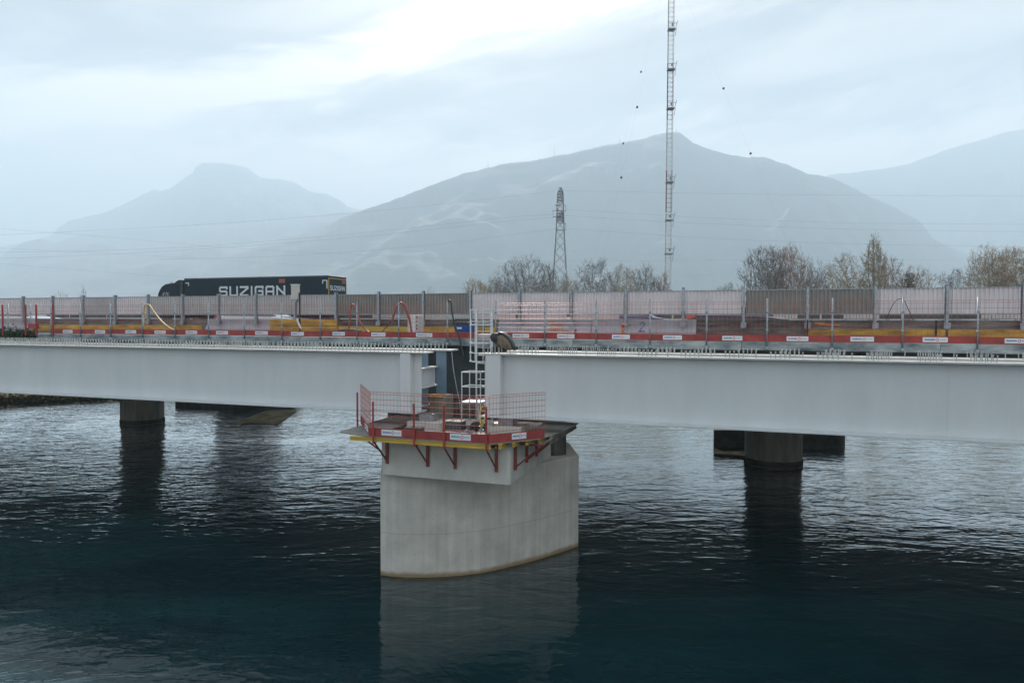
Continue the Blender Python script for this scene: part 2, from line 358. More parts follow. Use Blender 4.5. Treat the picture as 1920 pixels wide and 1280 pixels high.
# ================================================================== SETTING
# ------------------------------------------------------------------ haze
hz = bpy.data.materials.new('haze_air'); hz.use_nodes = True; hn, hl = hz.node_tree.nodes, hz.node_tree.links
hn.remove(hn['Principled BSDF'])
pv = hn.new('ShaderNodeVolumePrincipled'); HAZE = 4.0e-4
pv.inputs['Color'].default_value = (0.70, 0.86, 1.0, 1); pv.inputs['Density'].default_value = HAZE; pv.inputs['Anisotropy'].default_value = 0.0
hl.new(pv.outputs[0], hn['Material Output'].inputs['Volume'])
hb = MB().box(-7600, 7600, -2600, 7900, -3.0, 1345)
hobj = bpy.data.objects.new('haze', hb.mesh('haze', hz)); link(hobj); hobj['kind'] = 'stuff'

# ------------------------------------------------------------------ water and ground
wb = MB(); gx = [-160 + 10 * i for i in range(90)]; 
wb.add([(-160, -520, 0), (740, -520, 0), (740, 230, 0), (-160, 230, 0)], [(0, 1, 2, 3)])
struct('river_water', wb, M['water'])

def left_bank(v):      # u of the left waterline at v
    return -64.7 + (v - 44.4) * 0.75 if v < 70 else -45.5 + (v - 70) * 0.25
def far_bank(u): return 112 + 0.08 * u
def ground_h(x, y):
    u, v = UV(Vector((x, y, 0)))
    d1 = left_bank(v) - u; d2 = v - far_bank(u)
    d = max(d1, d2) + 1.8 * mnoise.noise((x * 0.06, y * 0.06, 0))
    t = max(-0.3, min(1.0, d / 11.0)); h = -1.6 + 5.4 * (t * (2 - abs(t)) if t > 0 else t)
    h = -1.6 + 1.6 * min(1, max(0, (d + 3) / 3)) + (3.6 * max(0, t) ** 0.7 if d2 > d1 else 0.9 * max(0, t) ** 0.8 + 1.0 * max(0.0, min(1.0, (d - 12) / 25)))
    if u < -98 and 22 < v < 56: h = max(h, min(7.1, 3.6 + (-98 - u) * 0.5))
    return h + 0.25 * mnoise.noise((x * 0.03, y * 0.03, 3))
def axis(lo, hi, a, b, n, m):
    near = [a + (b - a) * i / n for i in range(n + 1)]
    left = [a - (a - lo) * ((i / m) ** 2.2) for i in range(m, 0, -1)]; right = [b + (hi - b) * ((i / m) ** 2.2) for i in range(1, m + 1)]
    return left + near + right
xs = axis(-7400, 7400, -180, 190, 190, 14); ys = axis(-2400, 7700, -40, 180, 110, 14)
g = MB()
for y in ys:
    for x in xs: g.v.append((x, y, ground_h(x, y)))
nx = len(xs)
for j in range(len(ys) - 1):
    for i in range(nx - 1): g.f.append((j * nx + i, j * nx + i + 1, (j + 1) * nx + i + 1, (j + 1) * nx + i))
struct('ground', g, M['ground'], smooth=True)

# ------------------------------------------------------------------ mountains
def mountain(name, prof, D, seed, spur=0.10, rough=1.0):
    def top(px):
        for a, b in zip(prof, prof[1:]):
            if a[0] <= px <= b[0]:
                t = (px - a[0]) / (b[0] - a[0]); return a[1] + (b[1] - a[1]) * t
        return prof[0][1] if px < prof[0][0] else prof[-1][1]
    x0, x1 = prof[0][0], prof[-1][0]; nc = int((x1 - x0) / 2.2); rows = 80
    mb = MB()
    for i in range(nc + 1):
        px = x0 + (x1 - x0) * i / nc
        y = top(px) + rough * 1.1 * mnoise.fractal((px * 0.06, seed, 0), 0.9, 2.1, 4)
        p = at_Y(px, y, D); zt = p.z
        edge = min(1, (px - x0) / 70.0, (x1 - px) / 70.0); 
        for j in range(rows + 1):
            s_ = j / rows                                   # 0 front foot, .72 ridge, 1 back foot
            if s_ <= 0.72:
                q = s_ / 0.72; dist = D * (0.60 + 0.40 * q); base = q ** 1.15
            else:
                q = (s_ - 0.72) / 0.28; dist = D * (1 + 0.16 * q); base = 1 - q
            k = dist / D; X_, Y_ = p.x * (0.75 + 0.25 * k) if False else p.x * k, D * k
            w = math.sin(math.pi * min(1, s_ / 0.72)) if s_ < 0.72 else 0
            nse = mnoise.fractal((X_ * 0.0017 + seed, Y_ * 0.0030, seed), 0.85, 2.1, 4)
            rid = 1 - abs(mnoise.fractal((X_ * 0.0015 + seed * 2, Y_ * 0.0016, 5), 0.85, 2.1, 4)) * 1.7
            z = zt * (base + w * spur * (nse + rid - 0.8))
            if edge <= 0: z *= 0
            mb.v.append((X_, Y_, max(0.0, min(z, zt if s_ > 0.7 else zt * k * 0.985)) + 1.0))
    n = rows + 1
    for i in range(nc):
        for j in range(rows): mb.f.append((i * n + j, (i + 1) * n + j, (i + 1) * n + j + 1, i * n + j + 1))
    return struct(name, mb, M['rock'], smooth=True)
main_p = [(300, 560), (380, 500), (430, 480), (500, 455), (560, 440), (600, 428), (640, 408), (690, 388), (730, 375), (765, 362), (800, 348), (850, 330), (870, 323), (910, 314), (950, 303), (1000, 298), (1040, 290), (1075, 285),
          (1100, 279), (1140, 270), (1190, 262), (1230, 252), (1260, 246), (1275, 247), (1300, 266), (1340, 280), (1390, 292), (1430, 292), (1470, 305), (1520, 325), (1560, 332), (1590, 345), (1620, 362), (1660, 380),
          (1700, 400), (1725, 414), (1738, 430), (1750, 447), (1800, 470), (1870, 500), (1960, 530), (2100, 560)]
far_p = [(-500, 588), (-340, 540), (-200, 500), (-60, 474), (0, 462), (60, 452), (95, 440), (110, 425), (130, 412), (195, 398), (240, 378), (270, 362), (290, 353), (300, 356), (318, 352), (335, 340), (352, 328), (362, 322), (366, 312), (378, 302), (418, 303),
         (460, 312), (475, 322), (490, 332), (530, 335), (555, 341), (575, 354), (590, 360), (612, 362), (630, 369), (650, 384), (668, 390), (760, 410), (900, 450), (1000, 500)]
mid_p = [(-850, 585), (-600, 560), (-400, 535), (-220, 525), (-60, 500), (0, 480), (20, 466), (45, 452), (75, 447), (88, 450), (103, 455), (130, 445), (180, 433), (240, 430), (330, 424), (420, 422), (480, 418), (560, 408), (640, 396), (720, 400), (800, 450), (900, 520)]
low_p = [(-850, 590), (-600, 570), (-400, 550), (-220, 540), (-60, 522), (0, 505), (60, 486), (150, 474), (250, 468), (330, 456), (380, 449), (415, 449), (435, 457), (520, 470), (640, 500), (760, 540)]
rgt_p = [(1380, 420), (1480, 360), (1555, 327), (1600, 322), (1650, 315), (1700, 306), (1740, 292), (1780, 277), (1830, 262), (1880, 246), (1925, 237), (2000, 225), (2080, 232), (2300, 270), (2500, 400)]
mountain('far_mountain', far_p, 5600, 3.1, 0.14)
mountain('right_mountain', rgt_p, 5000, 8.3, 0.16)
mountain('middle_hill', mid_p, 4300, 5.7, 0.12, 0.8)
mountain('low_hill', low_p, 3700, 6.9, 0.12, 0.8)
mountain('main_mountain', main_p, 3100, 1.3, 0.14, 1.5)
# ================================================================== OLD ROAD BRIDGE
br = thing('road_bridge', 'old concrete motorway bridge with mottled grey deck edge crossing the river', 'bridge', (-9.75, 36, 7.0))
U0, U1 = -120, 110
part('deck_slab', MB().box(U0, U1, 25.3, 52, 7.16, 7.44), M['asphalt'], br)
fas = MB()
for i in range(int((U1 + 60) / 6)):
    a = -60 + 6 * i; dz = rnd.uniform(-0.012, 0.012)
    fas_i = part('edge_beam', MB().box(a + 0.008, a + 5.992, 24.93 + rnd.uniform(0, .012), 25.297, 7.16 + dz, 7.452 + dz), M['fascia'], br)
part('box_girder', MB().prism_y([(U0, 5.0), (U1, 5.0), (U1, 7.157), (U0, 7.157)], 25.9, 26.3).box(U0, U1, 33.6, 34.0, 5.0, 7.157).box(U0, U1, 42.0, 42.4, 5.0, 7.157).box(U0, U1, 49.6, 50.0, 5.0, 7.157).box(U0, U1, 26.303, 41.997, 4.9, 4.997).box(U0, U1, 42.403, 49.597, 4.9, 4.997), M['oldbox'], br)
for k in range(-14, 14):   # web stiffeners along the dark side of the old bridge
    part('web_stiffener', MB().box(-9.75 + k * 3.4, -9.72 + k * 3.4, 25.6, 25.898, 5.05, 7.15), M['oldbox'], br)
rd = struct('road', MB().box(U0, U1, 30.6, 51.4, 7.444, 7.452), M['asphalt'], 'b')
lm = MB().box(0, 3, 0, 0.15, 0, 0.004).mesh('lane_marking', M['white'])
for k in range(16):
    for vv in (37.6, 42.0): inst('lane_marking', lm, rd, (-60 + k * 8, vv, 7.456))

# old pier heads (dark blocks) and the round river piers
def block_pier(u0, u1, v0, v1, z1, label, foot=None, z0=-2.5, tap=1.2, fz=0.1):
    t = thing('block_pier', label, 'pier', ((u0 + u1) / 2, v0, 0), 'dark block piers of the old bridge')
    c = 0.35; pts = [(u0 + c, v0), (u1 - c, v0), (u1, v0 + c), (u1 - tap, v1), (u0 + tap * 0.3, v1), (u0, v0 + c)]
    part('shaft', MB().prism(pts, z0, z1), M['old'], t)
    if foot: part('footing', MB().prism(foot, -2.4, fz), M['foot'], t)
    return t
def low_block(pl, pr, dep, label, foot):
    a, b = Vector(at_z(*pl, 0)[:2]), Vector(at_z(*pr, 0)[:2]); d = (b - a).normalized(); n_ = Vector((-d.y, d.x)); c = d * 0.3 + n_ * 0.0
    t = thing('pile_cap', label, 'pier base', (a.x, a.y, 0), 'low dark pile caps')
    part('block', MB().prism([tuple(a + n_ * .04), tuple(a + d * .04), tuple(b - d * .3), tuple(b + n_ * .25), tuple(b + n_ * dep - d * 0.8), tuple(a + n_ * dep + d * 0.9)], -2.4, 1.12), M['old'], t, bevel=0.05)
    part('shallows', MB().prism([at_z(*p, 0)[:2] for p in foot], -2.4, 0.03), M['foot'], t)  # flat slab standing in for sunlit muddy water beside the cap
low_block((328, 764), (553, 765), 5.0, 'low dark pile cap with pale ledge, beside the left round pier', [(430, 796), (470, 793), (520, 797), (545, 780), (556, 771), (552, 767), (500, 770)][::-1])
low_block((1338, 838), (1588, 840), 3.2, 'low dark pile cap behind the right round pier', [(1338, 856), (1370, 859), (1420, 864), (1440, 850), (1420, 843), (1380, 841), (1339, 839)][::-1])
lp_, rp_ = at_z(362, 762, 0), at_z(484, 762, 0)
block_pier(lp_[0], rp_[0], max(lp_[1], rp_[1]) + .3, max(lp_[1], rp_[1]) + 6, 4.9, 'tall dark wall pier standing on the left pile cap', None, 1.125, 2.0)
for cu, lab in ((-45.2, 'round concrete river pier on the left, under the left girder'), (1.8, 'round concrete river pier on the right, in front of the dark block')):
    t = thing('round_pier', lab, 'pier', (cu, 42.0, 0), 'round river piers')
    part('shaft', MB().lathe([(1.6, -2.5), (1.6, 0.0), (1.57, 0.02), (1.55, 4.3), (1.7, 4.7), (1.7, 4.895)], (cu, 42.0, 0), 40), M['col'], t, smooth=False)
    part('collar', MB().lathe([(1.60, 0.02), (1.612, 0.04), (1.605, 0.28), (1.575, 0.34)], (cu, 42.0, 0), 40), M['foot'], t)

# ================================================================== NEW PIER
np_ = thing('bridge_pier', 'new pale concrete river pier with flared shaft and square cap under the joint', 'pier', (-9.0, 19.2, 0))
sh = [(-10.9, 19.22), (-10.5, 19.20), (-10.06, 19.27), (-9.5, 19.45), (-8.94, 19.70), (-8.4, 20.02), (-7.93, 20.38), (-7.55, 20.80), (-7.2, 21.26), (-6.8, 21.80), (-6.40, 22.40), (-5.98, 23.15), (-5.53, 24.0), (-5.56, 24.15), (-6.5, 26.5), (-13.4, 26.5), (-13.35, 24.1), (-12.6, 22.5), (-11.6, 20.6), (-11.05, 19.5)]
part('shaft', MB().prism(sh, -2.5, 3.29), M['pier'], np_, bevel=0.03)
th = MB()
for (a, b) in zip(sh[:13], sh[1:14]):
    a, b = Vector((*a, 0)), Vector((*b, 0)); d = (b - a)
    if d.length < 0.35: continue
    n_ = Vector((d.y, -d.x, 0)).normalized(); m_ = a.lerp(b, 0.5)
    for z in (0.75, 1.85, 2.75): th.tube([(m_ - n_ * 0.02 + Vector((0, 0, z))), (m_ + n_ * 0.003 + Vector((0, 0, z)))], 0.014, 8)
part('tie_holes', th, M['col'], np_, kind='stuff')
part('cap', MB().prism([(-10.66, 18.95), (-6.52, 18.95), (-6.44, 19.03), (-6.44, 23.55), (-10.95, 23.55), (-10.74, 19.03)], 3.30, 4.50), M['concrete'], np_, bevel=0.02)
for (a, b) in ((-10.55, -9.35), (-7.75, -6.55)):
    part('bearing_plinth', MB().box(a, b, 20.35, 21.35, 4.503, 4.80), M['cream'], np_, bevel=0.02)
    part('bearing', MB().box(a + 0.35, b - 0.35, 20.6, 21.1, 4.803, 5.015), M['galv'], np_)
part('backing_wall', MB().box(-10.3, -9.75, 21.6, 22.4, 4.503, 5.55), M['col'], np_, bevel=0.02)
block_pier(-13.3, -6.0, 23.7, 31, 4.89, 'dark old block pier rising behind the new concrete pier', None, 3.295, 2.2)

# ================================================================== NEW STEEL GIRDERS
stud_m = MB()
def studs(u0, u1, v, z, clusters, seed):
    r_ = random.Random(seed); mb = MB(); u = u0 + 0.15
    hexa = [(math.cos(math.pi * k / 3), math.sin(math.pi * k / 3)) for k in range(6)]
    def stud(x, y):
        h = 0.19 + r_.uniform(-0.01, 0.01); lx, ly = r_.uniform(-.012, .012), r_.uniform(-.012, .012)
        vs = []
        for (rr, zz, q) in ((0.014, 0, 0), (0.014, h - 0.02, 1), (0.024, h - 0.02, 1), (0.024, h, 1)):
            vs += [(x + rr * c_ + lx * q, y + rr * s_ + ly * q, z + zz) for c_, s_ in hexa]
        fs = [(i * 6 + k, i * 6 + (k + 1) % 6, i * 6 + 6 + (k + 1) % 6, i * 6 + 6 + k) for i in range(3) for k in range(6)] + [tuple(range(18, 24))]
        mb.add(vs, fs)
    while u < u1 - 0.1:
        if clusters:
            for k in range(5):
                for vv in (0.13, 0.41): stud(u + 0.125 * k, v + vv)
            if r_.random() < 0.45: stud(u + 0.85, v + 0.2)
            u += 1.24
        else:
            for vv in (0.13, 0.41): stud(u, v + vv)
            u += 0.155 if r_.random() < 0.93 else 0.3
    return mb
M['steel_shade'] = mat('shade_toned_steel', (0.17, 0.25, 0.33), 0.45, var=0.08, scale=0.8)  # girder steel darkened to blue, painting in the shade on the rear girder
def girder(label, u0, u1, ufl, v, end, clusters, seed, top=7.11, bot=5.06, stiff=None):
    t = thing('steel_girder', label, 'girder', ((u0 + u1) / 2, v, bot), 'new grey steel girders')
    w = v + 0.28
    part('web', MB().box(u0, u1, w, w + 0.03, bot + 0.052, top - 0.052), M['steel'], t)
    a, b = (u0, ufl) if end == 'r' else (ufl, u1)
    part('top_flange', MB().box(a, b, v, v + 0.60, top - 0.05, top), M['steel_top'], t, bevel=0.006)
    part('bottom_flange', MB().box(u0, u1, v - 0.12, v + 0.72, bot, bot + 0.05), M['steel'], t, bevel=0.006)
    part('stud', studs(a, b, v + 0.03, top - 0.002, clusters, seed), M['stud'], t, kind='stuff')
    for uu in stiff or ():
        part('end_stiffener', MB().box(uu, uu + 0.035, v + 0.0, w - 0.002, bot + 0.052, top - 0.052).box(uu, uu + 0.035, w + 0.032, v + 0.56, bot + 0.052, top - 0.052), M['steel'], t)
    return t
uLe = at_v(790, 720, 20.78)[0]; uLf = at_v(799, 658, 20.5)[0]
uRe = at_v(909, 720, 20.78)[0]; uRf = at_v(897, 664, 20.5)[0]
gl = girder('front left grey steel girder ending above the pier with studded flange', -64, uLe, uLf, 20.5, 'r', False, 1)
gr = girder('front right grey steel girder starting beside the caged ladder', uRe, 34, uRf, 20.5, 'l', True, 2)
# wide end posts (stiffener plates that face the river)
def end_post(g_, a, b, v): part('end_post', MB().box(a, b, v - 0.0, v + 0.03, 5.115, 7.055).box(a, a + 0.03, v + 0.032, 20.775, 5.115, 7.055).box(b - 0.03, b, v + 0.032, 20.775, 5.115, 7.055), M['steel'], g_, bevel=0.004)
end_post(gl, at_v(750, 700, 20.52)[0], at_v(769, 700, 20.52)[0], 20.52)
end_post(gr, at_v(911, 700, 20.52)[0], at_v(938, 700, 20.52)[0], 20.52)
for uu in (-27.5, -45.5): part('web_joint', MB().box(uu, uu + 0.02, 20.774, 20.779, 5.12, 7.05), M['steel'], gl)
for uu in (5.2, 17.0): part('web_joint', MB().box(uu, uu + 0.02, 20.774, 20.779, 5.12, 7.05), M['steel'], gr)
uBe = at_v(821, 700, 22.5)[0]
gb = girder('rear left grey steel girder, its end toned dark blue for shade above the pier', -64, at_v(803, 700, 22.5)[0], at_v(847, 655, 22.2)[0], 22.2, 'r', False, 3, 7.13, 5.06)
part('end_post', MB().box(uBe, at_v(840, 700, 22.5)[0], 22.35, 22.38, 5.115, 7.075), M['steel_shade'], gb)
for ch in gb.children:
    if ch.name.startswith('web'): ch.data.materials[0] = M['steel_shade']
gc = girder('rear right grey steel girder half hidden behind the front right one', at_v(952, 700, 22.5)[0], 34, at_v(950, 655, 22.2)[0], 22.2, 'l', True, 4, 7.13, 5.06)
def cross_beam(u, label, z0=6.05, z1=6.62):
    t = thing('cross_beam', label, 'beam', (u, 21.7, z0), 'cross beams between the girders')
    part('web', MB().box(u, u + 0.02, 20.82, 22.44, z0 + 0.042, z1 - 0.042), M['steel'], t)
    part('top_flange', MB().box(u - 0.14, u + 0.16, 20.82, 22.44, z1 - 0.04, z1), M['steel_top'], t)
    part('bottom_flange', MB().box(u - 0.14, u + 0.16, 20.82, 22.44, z0, z0 + 0.04), M['steel'], t)
cross_beam(uLe - 0.28, 'short grey cross beam joining the two left girder ends', 5.83, 6.52)
for k in range(1, 5): cross_beam(uLe - 0.28 - 8 * k, 'grey cross beam hidden between the left girders', 5.83, 6.52)
for k in range(0, 4): cross_beam(uRe + 1.2 + 8 * k, 'grey cross beam hidden between the right girders', 5.83, 6.52)

# ================================================================== PIER PLATFORM
ZP = 4.66
pf = thing('work_platform', 'red railed formwork platform with toe boards around the new pier cap', 'platform', (-9.0, 18.5, ZP))
cor_l, cor_r = at_z(690, 813, ZP), at_z(915, 833, ZP)
tip = at_z(636, 809, ZP)
UL, UR, VF = -10.75, -6.78, 18.1
BL = (-13.4, 23.0)
# plywood sheets of the deck
lp = [(UL, VF), (UR, VF), (UR, 18.93), (UL + 0.02, 18.93)]
for i in range(4):
    a, b = UL + (UR - UL) * i / 4, UL + (UR - UL) * (i + 1) / 4
    part('deck_board', MB().box(a + 0.006, b - 0.006, VF, 18.93, ZP - 0.03, ZP + rnd.uniform(0, .006)), M['ply'], pf)
tipu, tipv = tip[0], tip[1]
tb_ = at_z(768, 770, ZP)
part('deck_board', MB().prism([(UL - 0.01, VF), (UL - 0.01, 21.0), (-10.98, 23.5), tb_[:2], (tipu, tipv)], ZP - 0.032, ZP - 0.002), M['ply'], pf)
rr = [at_z(917, 833, ZP), at_z(1012, 822, ZP), at_z(1085, 792, ZP)]
part('deck_board', MB().prism([(UR + 0.01, VF), (rr[1][0], rr[1][1]), (-5.35, 20.9), (-6.42, 20.9), (-6.42, 18.93), (UR + 0.01, 18.93)], ZP - 0.032, ZP - 0.002), M['ply'], pf)
part('deck_board', MB().prism([(-6.42, 20.91), (-5.35, 20.91), (rr[2][0], rr[2][1]), (-6.42, rr[2][1])], ZP - 0.032, ZP - 0.004), M['ply'], pf)
# long yellow timber beams under the deck
bu0 = at_v(657, 813, 18.16)[0]; bu1 = at_v(920, 830, 18.16)[0]
def hbeam(mb, p, q, h=0.16, w=0.08):
    p, q = Vector(p), Vector(q); d = (q - p).normalized(); n_ = Vector((-d.y, d.x, 0)).normalized()
    for (z0, z1, ww) in ((-h, -h + 0.04, w), (-h + 0.0405, -0.0405, w * 0.35), (-0.04, 0, w)):
        c = [p - n_ * ww / 2, q - n_ * ww / 2, q + n_ * ww / 2, p + n_ * ww / 2]
        mb.add([(k.x, k.y, k.z + z0) for k in c] + [(k.x, k.y, k.z + z1) for k in c], [(0, 3, 2, 1), (4, 5, 6, 7), (0, 1, 5, 4), (1, 2, 6, 5), (2, 3, 7, 6), (3, 0, 4, 7)])
    return mb
part('timber_beam', hbeam(MB(), (bu0, 18.16, ZP - 0.036), (bu1, 18.16, ZP - 0.036), 0.13), M['yellow'], pf)
part('timber_beam', hbeam(MB(), (bu0 + 0.3, 18.75, ZP - 0.036), (bu1, 18.75, ZP - 0.036), 0.13), M['yellow'], pf)
for k in range(5):
    u_ = UR + 0.25 + 0.27 * k
    part('timber_beam', hbeam(MB(), (u_, 18.3 + 0.42 * k, ZP - 0.036), (u_, 20.9 + 0.2 * k, ZP - 0.036), 0.14, 0.09), M['yellow'], pf)
part('timber_beam', hbeam(MB(), (-5.42, 19.7, ZP - 0.036), (rr[2][0] - 0.1, rr[2][1], ZP - 0.036), 0.16), M['wall_brown'], pf)
# red brackets fixed to the cap
def bracket(u, v, du, dv, zt=4.49, zb=3.68):      # wall post at (u,v), arm reaching (du,dv)
    b = part('bracket', MB().box(u - 0.04, u + 0.04, v - 0.085, v - 0.004, zb, zt) if abs(dv) > abs(du) else MB().box(u + 0.004, u + 0.085, v - 0.04, v + 0.04, zb, zt), M['bracket'], pf)
    c0 = (u, v - 0.045, 0) if abs(dv) > abs(du) else (u + 0.045, v, 0)
    part('strut', MB().tube([(c0[0], c0[1], zb + 0.08), (c0[0] + du, c0[1] + dv, ZP - 0.18)], 0.028, 6), M['bracket'], pf)
    part('bracket_arm', MB().tube([(c0[0], c0[1], zt - 0.02), (c0[0] + du * 1.02, c0[1] + dv * 1.02, zt - 0.02)], 0.03, 4), M['bracket'], pf)
    part('anchor_bolt', MB().tube([(c0[0], c0[1] - 0.05, zt - 0.08), (c0[0], c0[1] + 0.02, zt - 0.08)], 0.03, 8), M['galv'], pf)
for u_ in (-10.48, -9.08, -8.17, -6.84): bracket(u_, 18.95, -0.05, -0.72)
for v_ in (19.35, 20.5, 21.6): bracket(-6.44, v_, 0.85, 0.02)
part('strut', MB().tube([(-10.85, 19.6, 3.75), (-11.5, 18.9, ZP - 0.1)], 0.028, 6), M['bracket'], pf)
part('strut', MB().tube([(-11.5, 18.9, ZP - 0.1), (-10.8, 19.3, ZP - 0.14)], 0.028, 6), M['bracket'], pf)
# sticker: white board with a blue word, a small red diamond and paler blue letters
def sticker(parent, p, q, z0, z1, nrm):          # p->q bottom edge (u,v), facing nrm
    p, q, n_ = Vector((*p, 0)), Vector((*q, 0)), Vector((*nrm, 0)).normalized(); L = (q - p).length; d = (q - p) / L; h = z1 - z0
    def slab(a, b, lo, hi, o0, o1):
        mb = MB(); c = [p + d * a + n_ * o0, p + d * b + n_ * o0, p + d * b + n_ * o1, p + d * a + n_ * o1]
        mb.add([(k.x, k.y, lo) for k in c] + [(k.x, k.y, hi) for k in c], [(0, 3, 2, 1), (4, 5, 6, 7), (0, 1, 5, 4), (1, 2, 6, 5), (2, 3, 7, 6), (3, 0, 4, 7)]); return mb
    st = part('sticker', slab(0, L, z0, z1, 0.002, 0.006), M['white'], parent)
    w1 = MB(); w2 = MB(); zc = (z0 + z1) / 2; r_ = random.Random(5)
    for k in range(8):
        a = L * (0.07 + 0.05 * k); m_ = slab(a, a + L * 0.036, zc - h * 0.13, zc + h * 0.13 + (h * 0.06 if k in (0, 3, 6) else 0), 0.0062, 0.0075); w1.add(m_.v, m_.f)
    for k in range(6):
        a = L * (0.68 + 0.045 * k); m_ = slab(a, a + L * 0.030, zc - h * 0.10, zc + h * 0.09 + (h * 0.05 if k in (0, 4) else 0), 0.0062, 0.0075); w2.add(m_.v, m_.f)
    part('lettering', w1, M['ink'], st); part('lettering', w2, M['ink2'], st)
    s_ = h * 0.30; cx = L * 0.575; ring = MB()
    for (ax, az, bx, bz, mm) in ((-s_, 0, 0, s_, 0), (0, s_, s_, 0, 1), (s_, 0, 0, -s_, 0), (0, -s_, -s_, 0, 1)):
        e = Vector((bx - ax, bz - az)).normalized(); f_ = Vector((-e.y, e.x)) * h * 0.055; e = e * h * 0.02
        qs = [(ax + f_.x + e.x, az + f_.y + e.y), (bx + f_.x - e.x, bz + f_.y - e.y), (bx - f_.x - e.x, bz - f_.y - e.y), (ax - f_.x + e.x, az - f_.y + e.y)]
        o = 0.0068
        ring_t = [(p + d * (cx + a_) + n_ * o) for a_, b_ in qs]
        ring.add([(k.x, k.y, zc + b_) for k, (a_, b_) in zip(ring_t, qs)], [(0, 1, 2, 3)])
    part('diamond_logo', ring, M['inkred'], st)
    return st
def board(parent, p, q, z0, z1, th=0.03, name='toe_board', m='red'):
    p, q = Vector((*p, 0)), Vector((*q, 0)); d = (q - p).normalized(); n_ = Vector((-d.y, d.x, 0)) * th
    mb = MB(); c = [p, q, q + n_, p + n_]
    mb.add([(k.x, k.y, z0) for k in c] + [(k.x, k.y, z1) for k in c], [(0, 3, 2, 1), (4, 5, 6, 7), (0, 1, 5, 4), (1, 2, 6, 5), (2, 3, 7, 6), (3, 0, 4, 7)])
    return part(name, mb, M[m], parent)
tl = at_z(676, 792, ZP + 0.02); R2 = at_z(1021, 818, ZP + 0.05)
e1 = (UL + 0.12, VF); e2 = (UR, VF); dz0, dz1 = ZP + 0.008, ZP + 0.26
for a, b, su in ((e1[0], -9.15, -10.15), (-9.14, -8.17, None), (-8.16, e2[0], -7.98)):
    board(pf, (a, VF), (b, VF), dz0, dz1)
sticker(pf, (-10.22, VF), (-9.55, VF), dz0 + 0.045, dz1 - 0.03, (0, -1)); sticker(pf, (-7.98, VF), (-7.33, VF), dz0 + 0.045, dz1 - 0.03, (0, -1))
board(pf, (UR + 0.01, VF), (R2[0], R2[1]), dz0, dz1)
dr = Vector((R2[0] - UR, R2[1] - VF)); Lr = dr.length; dr /= Lr
sticker(pf, tuple(Vector((UR, VF)) + dr * Lr * 0.40), tuple(Vector((UR, VF)) + dr * Lr * 0.66), dz0 + 0.045, dz1 - 0.03, (dr.y, -dr.x))
board(pf, (tl[0], tl[1]), (e1[0] - 0.02, VF + 0.03), dz0, dz1)
tdl = (Vector((e1[0], VF)) - Vector((tl[0], tl[1]))); sticker(pf, tuple(Vector((tl[0], tl[1])) + tdl * 0.52), tuple(Vector((tl[0], tl[1])) + tdl * 0.86), dz0 + 0.045, dz1 - 0.03, (tdl.y, -tdl.x))
def mesh_fence(parent, p, q, z0, z1, nh=8, step=0.11, r=0.0055, top=True, m='redwire'):
    p, q = Vector((*p, 0)), Vector((*q, 0)); L = (q - p).length; mb = MB()
    zs = [z0 + (z1 - z0) * k / (nh - 1) for k in range(nh)] + ([z1 + 0.07] if top else [])
    for z in zs: mb.tube([(p.x, p.y, z), (q.x, q.y, z)], r * 1.25, 8)
    n_ = max(2, int(L / step))
    for k in range(n_ + 1):
        c = p + (q - p) * (k / n_)
        mb.tube([(c.x, c.y, z0 - 0.03), (c.x, c.y, zs[-1])], r * 0.72, 4)
    return part('wire_mesh', mb, M[m], parent)
for a, b in ((e1[0], -8.8), (-8.79, UR - 0.01)): mesh_fence(pf, (a, VF + 0.045), (b, VF + 0.045), 4.98, 5.93, 7)
mesh_fence(pf, (UR + 0.01, VF + 0.045), (R2[0], R2[1] + 0.04), 4.98, 5.96, 7)
mesh_fence(pf, (tl[0], tl[1]), (e1[0], VF + 0.06), 4.98, 5.93, 7)
for u_, v_ in ((-10.48, VF - 0.03), (-9.12, VF - 0.03), (-8.15, VF - 0.03), (-6.84, VF - 0.03), (tl[0] - 0.05, tl[1] - 0.1)):
    part('railing_post', MB().box(u_ - 0.028, u_ + 0.028, v_ - 0.03, v_ - 0.002, ZP - 0.22, 5.72), M['red'], pf)

# ================================================================== SAFETY FENCE ON THE DECK EDGE
sf = thing('safety_fence', 'long safety fence of red mesh, galvanised posts and red toe boards on the deck edge', 'fence', (-9, 25, 7.44))
pmb = MB().tube([(0, 0, -0.28), (0, 0, 1.50)], 0.026, 8).box(-0.05, 0.05, -0.03, 0.05, -0.28, -0.14).tube([(0, 0, 1.0), (0, 0, 1.07)], 0.045, 8).tube([(0, 0, 0.38), (0, 0, 0.45)], 0.042, 8)
post_me = pmb.mesh('railing_post', M['galv'], True)
wm = MB()
for z in [0.30 + 0.17 * k for k in range(7)] + [1.40]: wm.tube([(0.02, 0, z), (1.94, 0, z)], 0.0046, 8)
for k in range(13): wm.tube([(0.05 + 0.154 * k, 0, 0.27), (0.05 + 0.154 * k, 0, 1.40)], 0.0034, 4)
wire_me = wm.mesh('wire_mesh', M['redwire'])
toe_me = MB().box(0, 1.955, 0, 0.03, 0.01, 0.245).mesh('toe_board', M['red'])
st_me = MB().box(0, 0.66, -0.006, -0.002, 0, 0.155).mesh('sticker', M['white'])
lw = MB(); lw2 = MB(); lr = MB()
for k in range(8): lw.box(0.05 + 0.034 * k, 0.075 + 0.034 * k, -0.008, -0.0065, 0.055, 0.10 + (0.012 if k in (0, 3, 6) else 0))
for k in range(6): lw2.box(0.45 + 0.029 * k, 0.470 + 0.029 * k, -0.008, -0.0065, 0.06, 0.095)
s_ = 0.048; cx, cz = 0.385, 0.078
